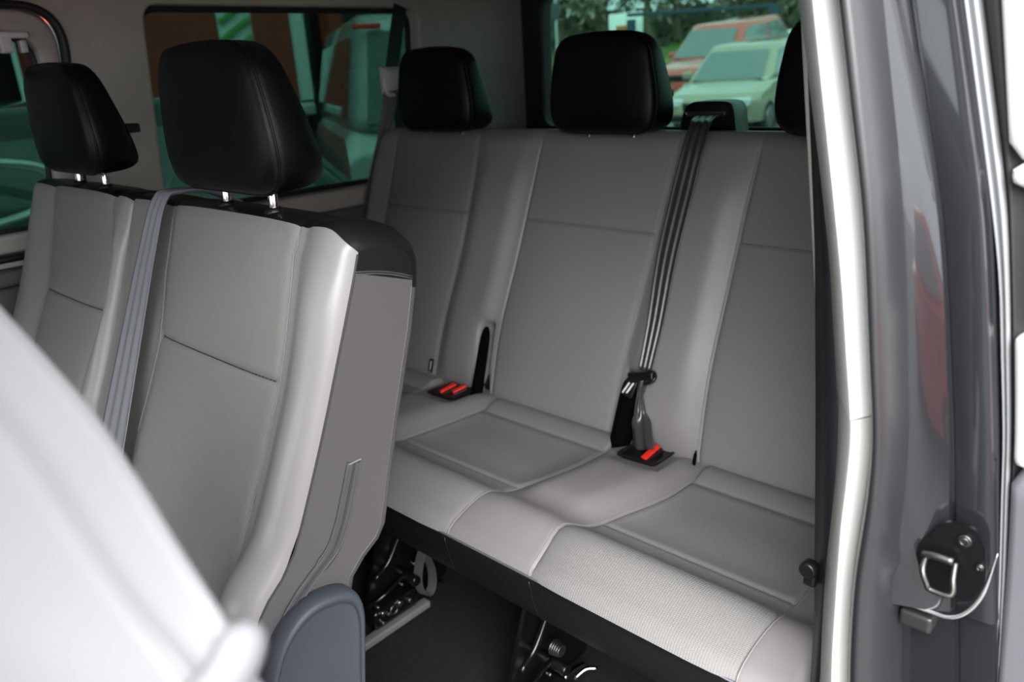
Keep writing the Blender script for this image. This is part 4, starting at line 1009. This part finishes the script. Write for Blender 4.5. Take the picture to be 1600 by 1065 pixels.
bm = bmesh.new(); box(bm, (0, 0, 2.02), (5.6, .12, .12), .02, rot=Matrix.Rotation(.03, 4, 'Y')); obj('beam', bm, NV, g)
for sx in (-2.65, 2.65):
    bm = bmesh.new(); box(bm, (sx, 0, .8), (.26, .2, 2.3), .02); obj('post', bm, NV, g)
for k in range(5):
    bm = bmesh.new(); box(bm, (0, 0, .35), (1.15, .06, .70), .02); tag(obj('fence_panel', bm, WHT), 'low white fence panel in the row beyond the parked cars', 'fence', 'white fence panels'); o = C.objects[-1] if False else None
    bpy.data.objects[[x.name for x in C.objects if x.name.startswith('fence_panel')][-1]].location = (-13.6 + 1.35 * k, 26.2, gz(0, 26) + .30)
# --- bare trees
BARK = nmat('bark', (.10, .085, .06), .9); TW = nmat('twigs', (.27, .24, .19), .9)
def tree(seed, H=9):
    random.seed(seed); bt = bmesh.new(); tw = bmesh.new()
    def br(p, d, L, r, lev):
        n = 4; pts = [p]; q = p.copy(); dd = d.copy()
        for k in range(n):
            dd = (dd + Vector((random.uniform(-.18, .18), random.uniform(-.18, .18), random.uniform(-.02, .12)))).normalized(); q = q + dd * L / n; pts.append(q.copy())
        tube(bt, pts, [r * (1 - .13 * k) for k in range(n + 1)], 6 if lev < 2 else 4)
        if lev >= 3:
            for k in range(15):
                c = pts[random.randint(1, n)] + Vector((random.gauss(0, .35), random.gauss(0, .35), random.gauss(0, .3))); u = Vector((random.gauss(0, 1), random.gauss(0, 1), random.gauss(0, 1))).normalized() * random.uniform(.10, .22); v = u.cross(Vector((random.gauss(0, 1), random.gauss(0, 1), 1))).normalized() * random.uniform(.02, .06)
                tw.faces.new([tw.verts.new(x) for x in (c - u - v, c + u - v, c + u + v, c - u + v)])
            return
        for k in range(4 if lev else 6):
            a = random.uniform(0, 2 * PI); t = random.uniform(.35, 1); i = max(1, int(t * n))
            br(pts[i], (dd * .6 + Vector((math.cos(a), math.sin(a), .25))).normalized(), L * random.uniform(.5, .68), r * .5, lev + 1)
    br(Vector((0, 0, 0)), Vector((0, 0, 1)), H * .5, .20, 0)
    return bt, tw
protos = []
for sd in (3, 8, 15):
    bt, tw = tree(sd); protos.append((bt, tw, sd))
TP = []
for bt, tw, sd in protos:
    ma = bpy.data.meshes.new('trunk'); bt.to_mesh(ma); ma.materials.append(BARK); mb_ = bpy.data.meshes.new('twigs'); tw.to_mesh(mb_); mb_.materials.append(TW); TP.append((ma, mb_))
random.seed(5)
TL = []
for k in range(18): TL.append((-34 + 1.8 * k + random.uniform(-.5, .5), 31 + random.uniform(-2.5, 9), k))
for x, y, k in TL:
    t = thing('bare_tree', 'bare brown-green tree with thin twigs in the belt of trees beyond the parking area', 'tree', (x, y, gz(x, y) + .3), random.uniform(0, 6), 'bare trees behind the car park')
    s_ = random.uniform(.7, 1.05); t.scale = (s_, s_, s_ * random.uniform(.85, 1.1)); ma, mb_ = TP[k % 3]
    for nm, me in (('trunk', ma), ('twigs', mb_)):
        o = bpy.data.objects.new(nm, me); C.objects.link(o); o.parent = t
bm = bmesh.new()
random.seed(11)
for k in range(3500):
    c = Vector((random.uniform(-45, 5), random.uniform(38, 44), 0)); c.z = gz(0, c.y) + random.random() ** 1.4 * 1.6
    u = Vector((random.gauss(0, 1), random.gauss(0, .3), random.gauss(0, 1))).normalized() * random.uniform(.2, .5); v = u.cross(Vector((0, 1, .2))).normalized() * random.uniform(.06, .2)
    bm.faces.new([bm.verts.new(x) for x in (c - u - v, c + u - v, c + u + v, c - u + v)])
tag(obj('hedge', bm, nmat('hedge', (.10, .10, .075), .9), smooth=False, fix=False), 'dense dark undergrowth behind the bare trees', 'hedge', kind='stuff')
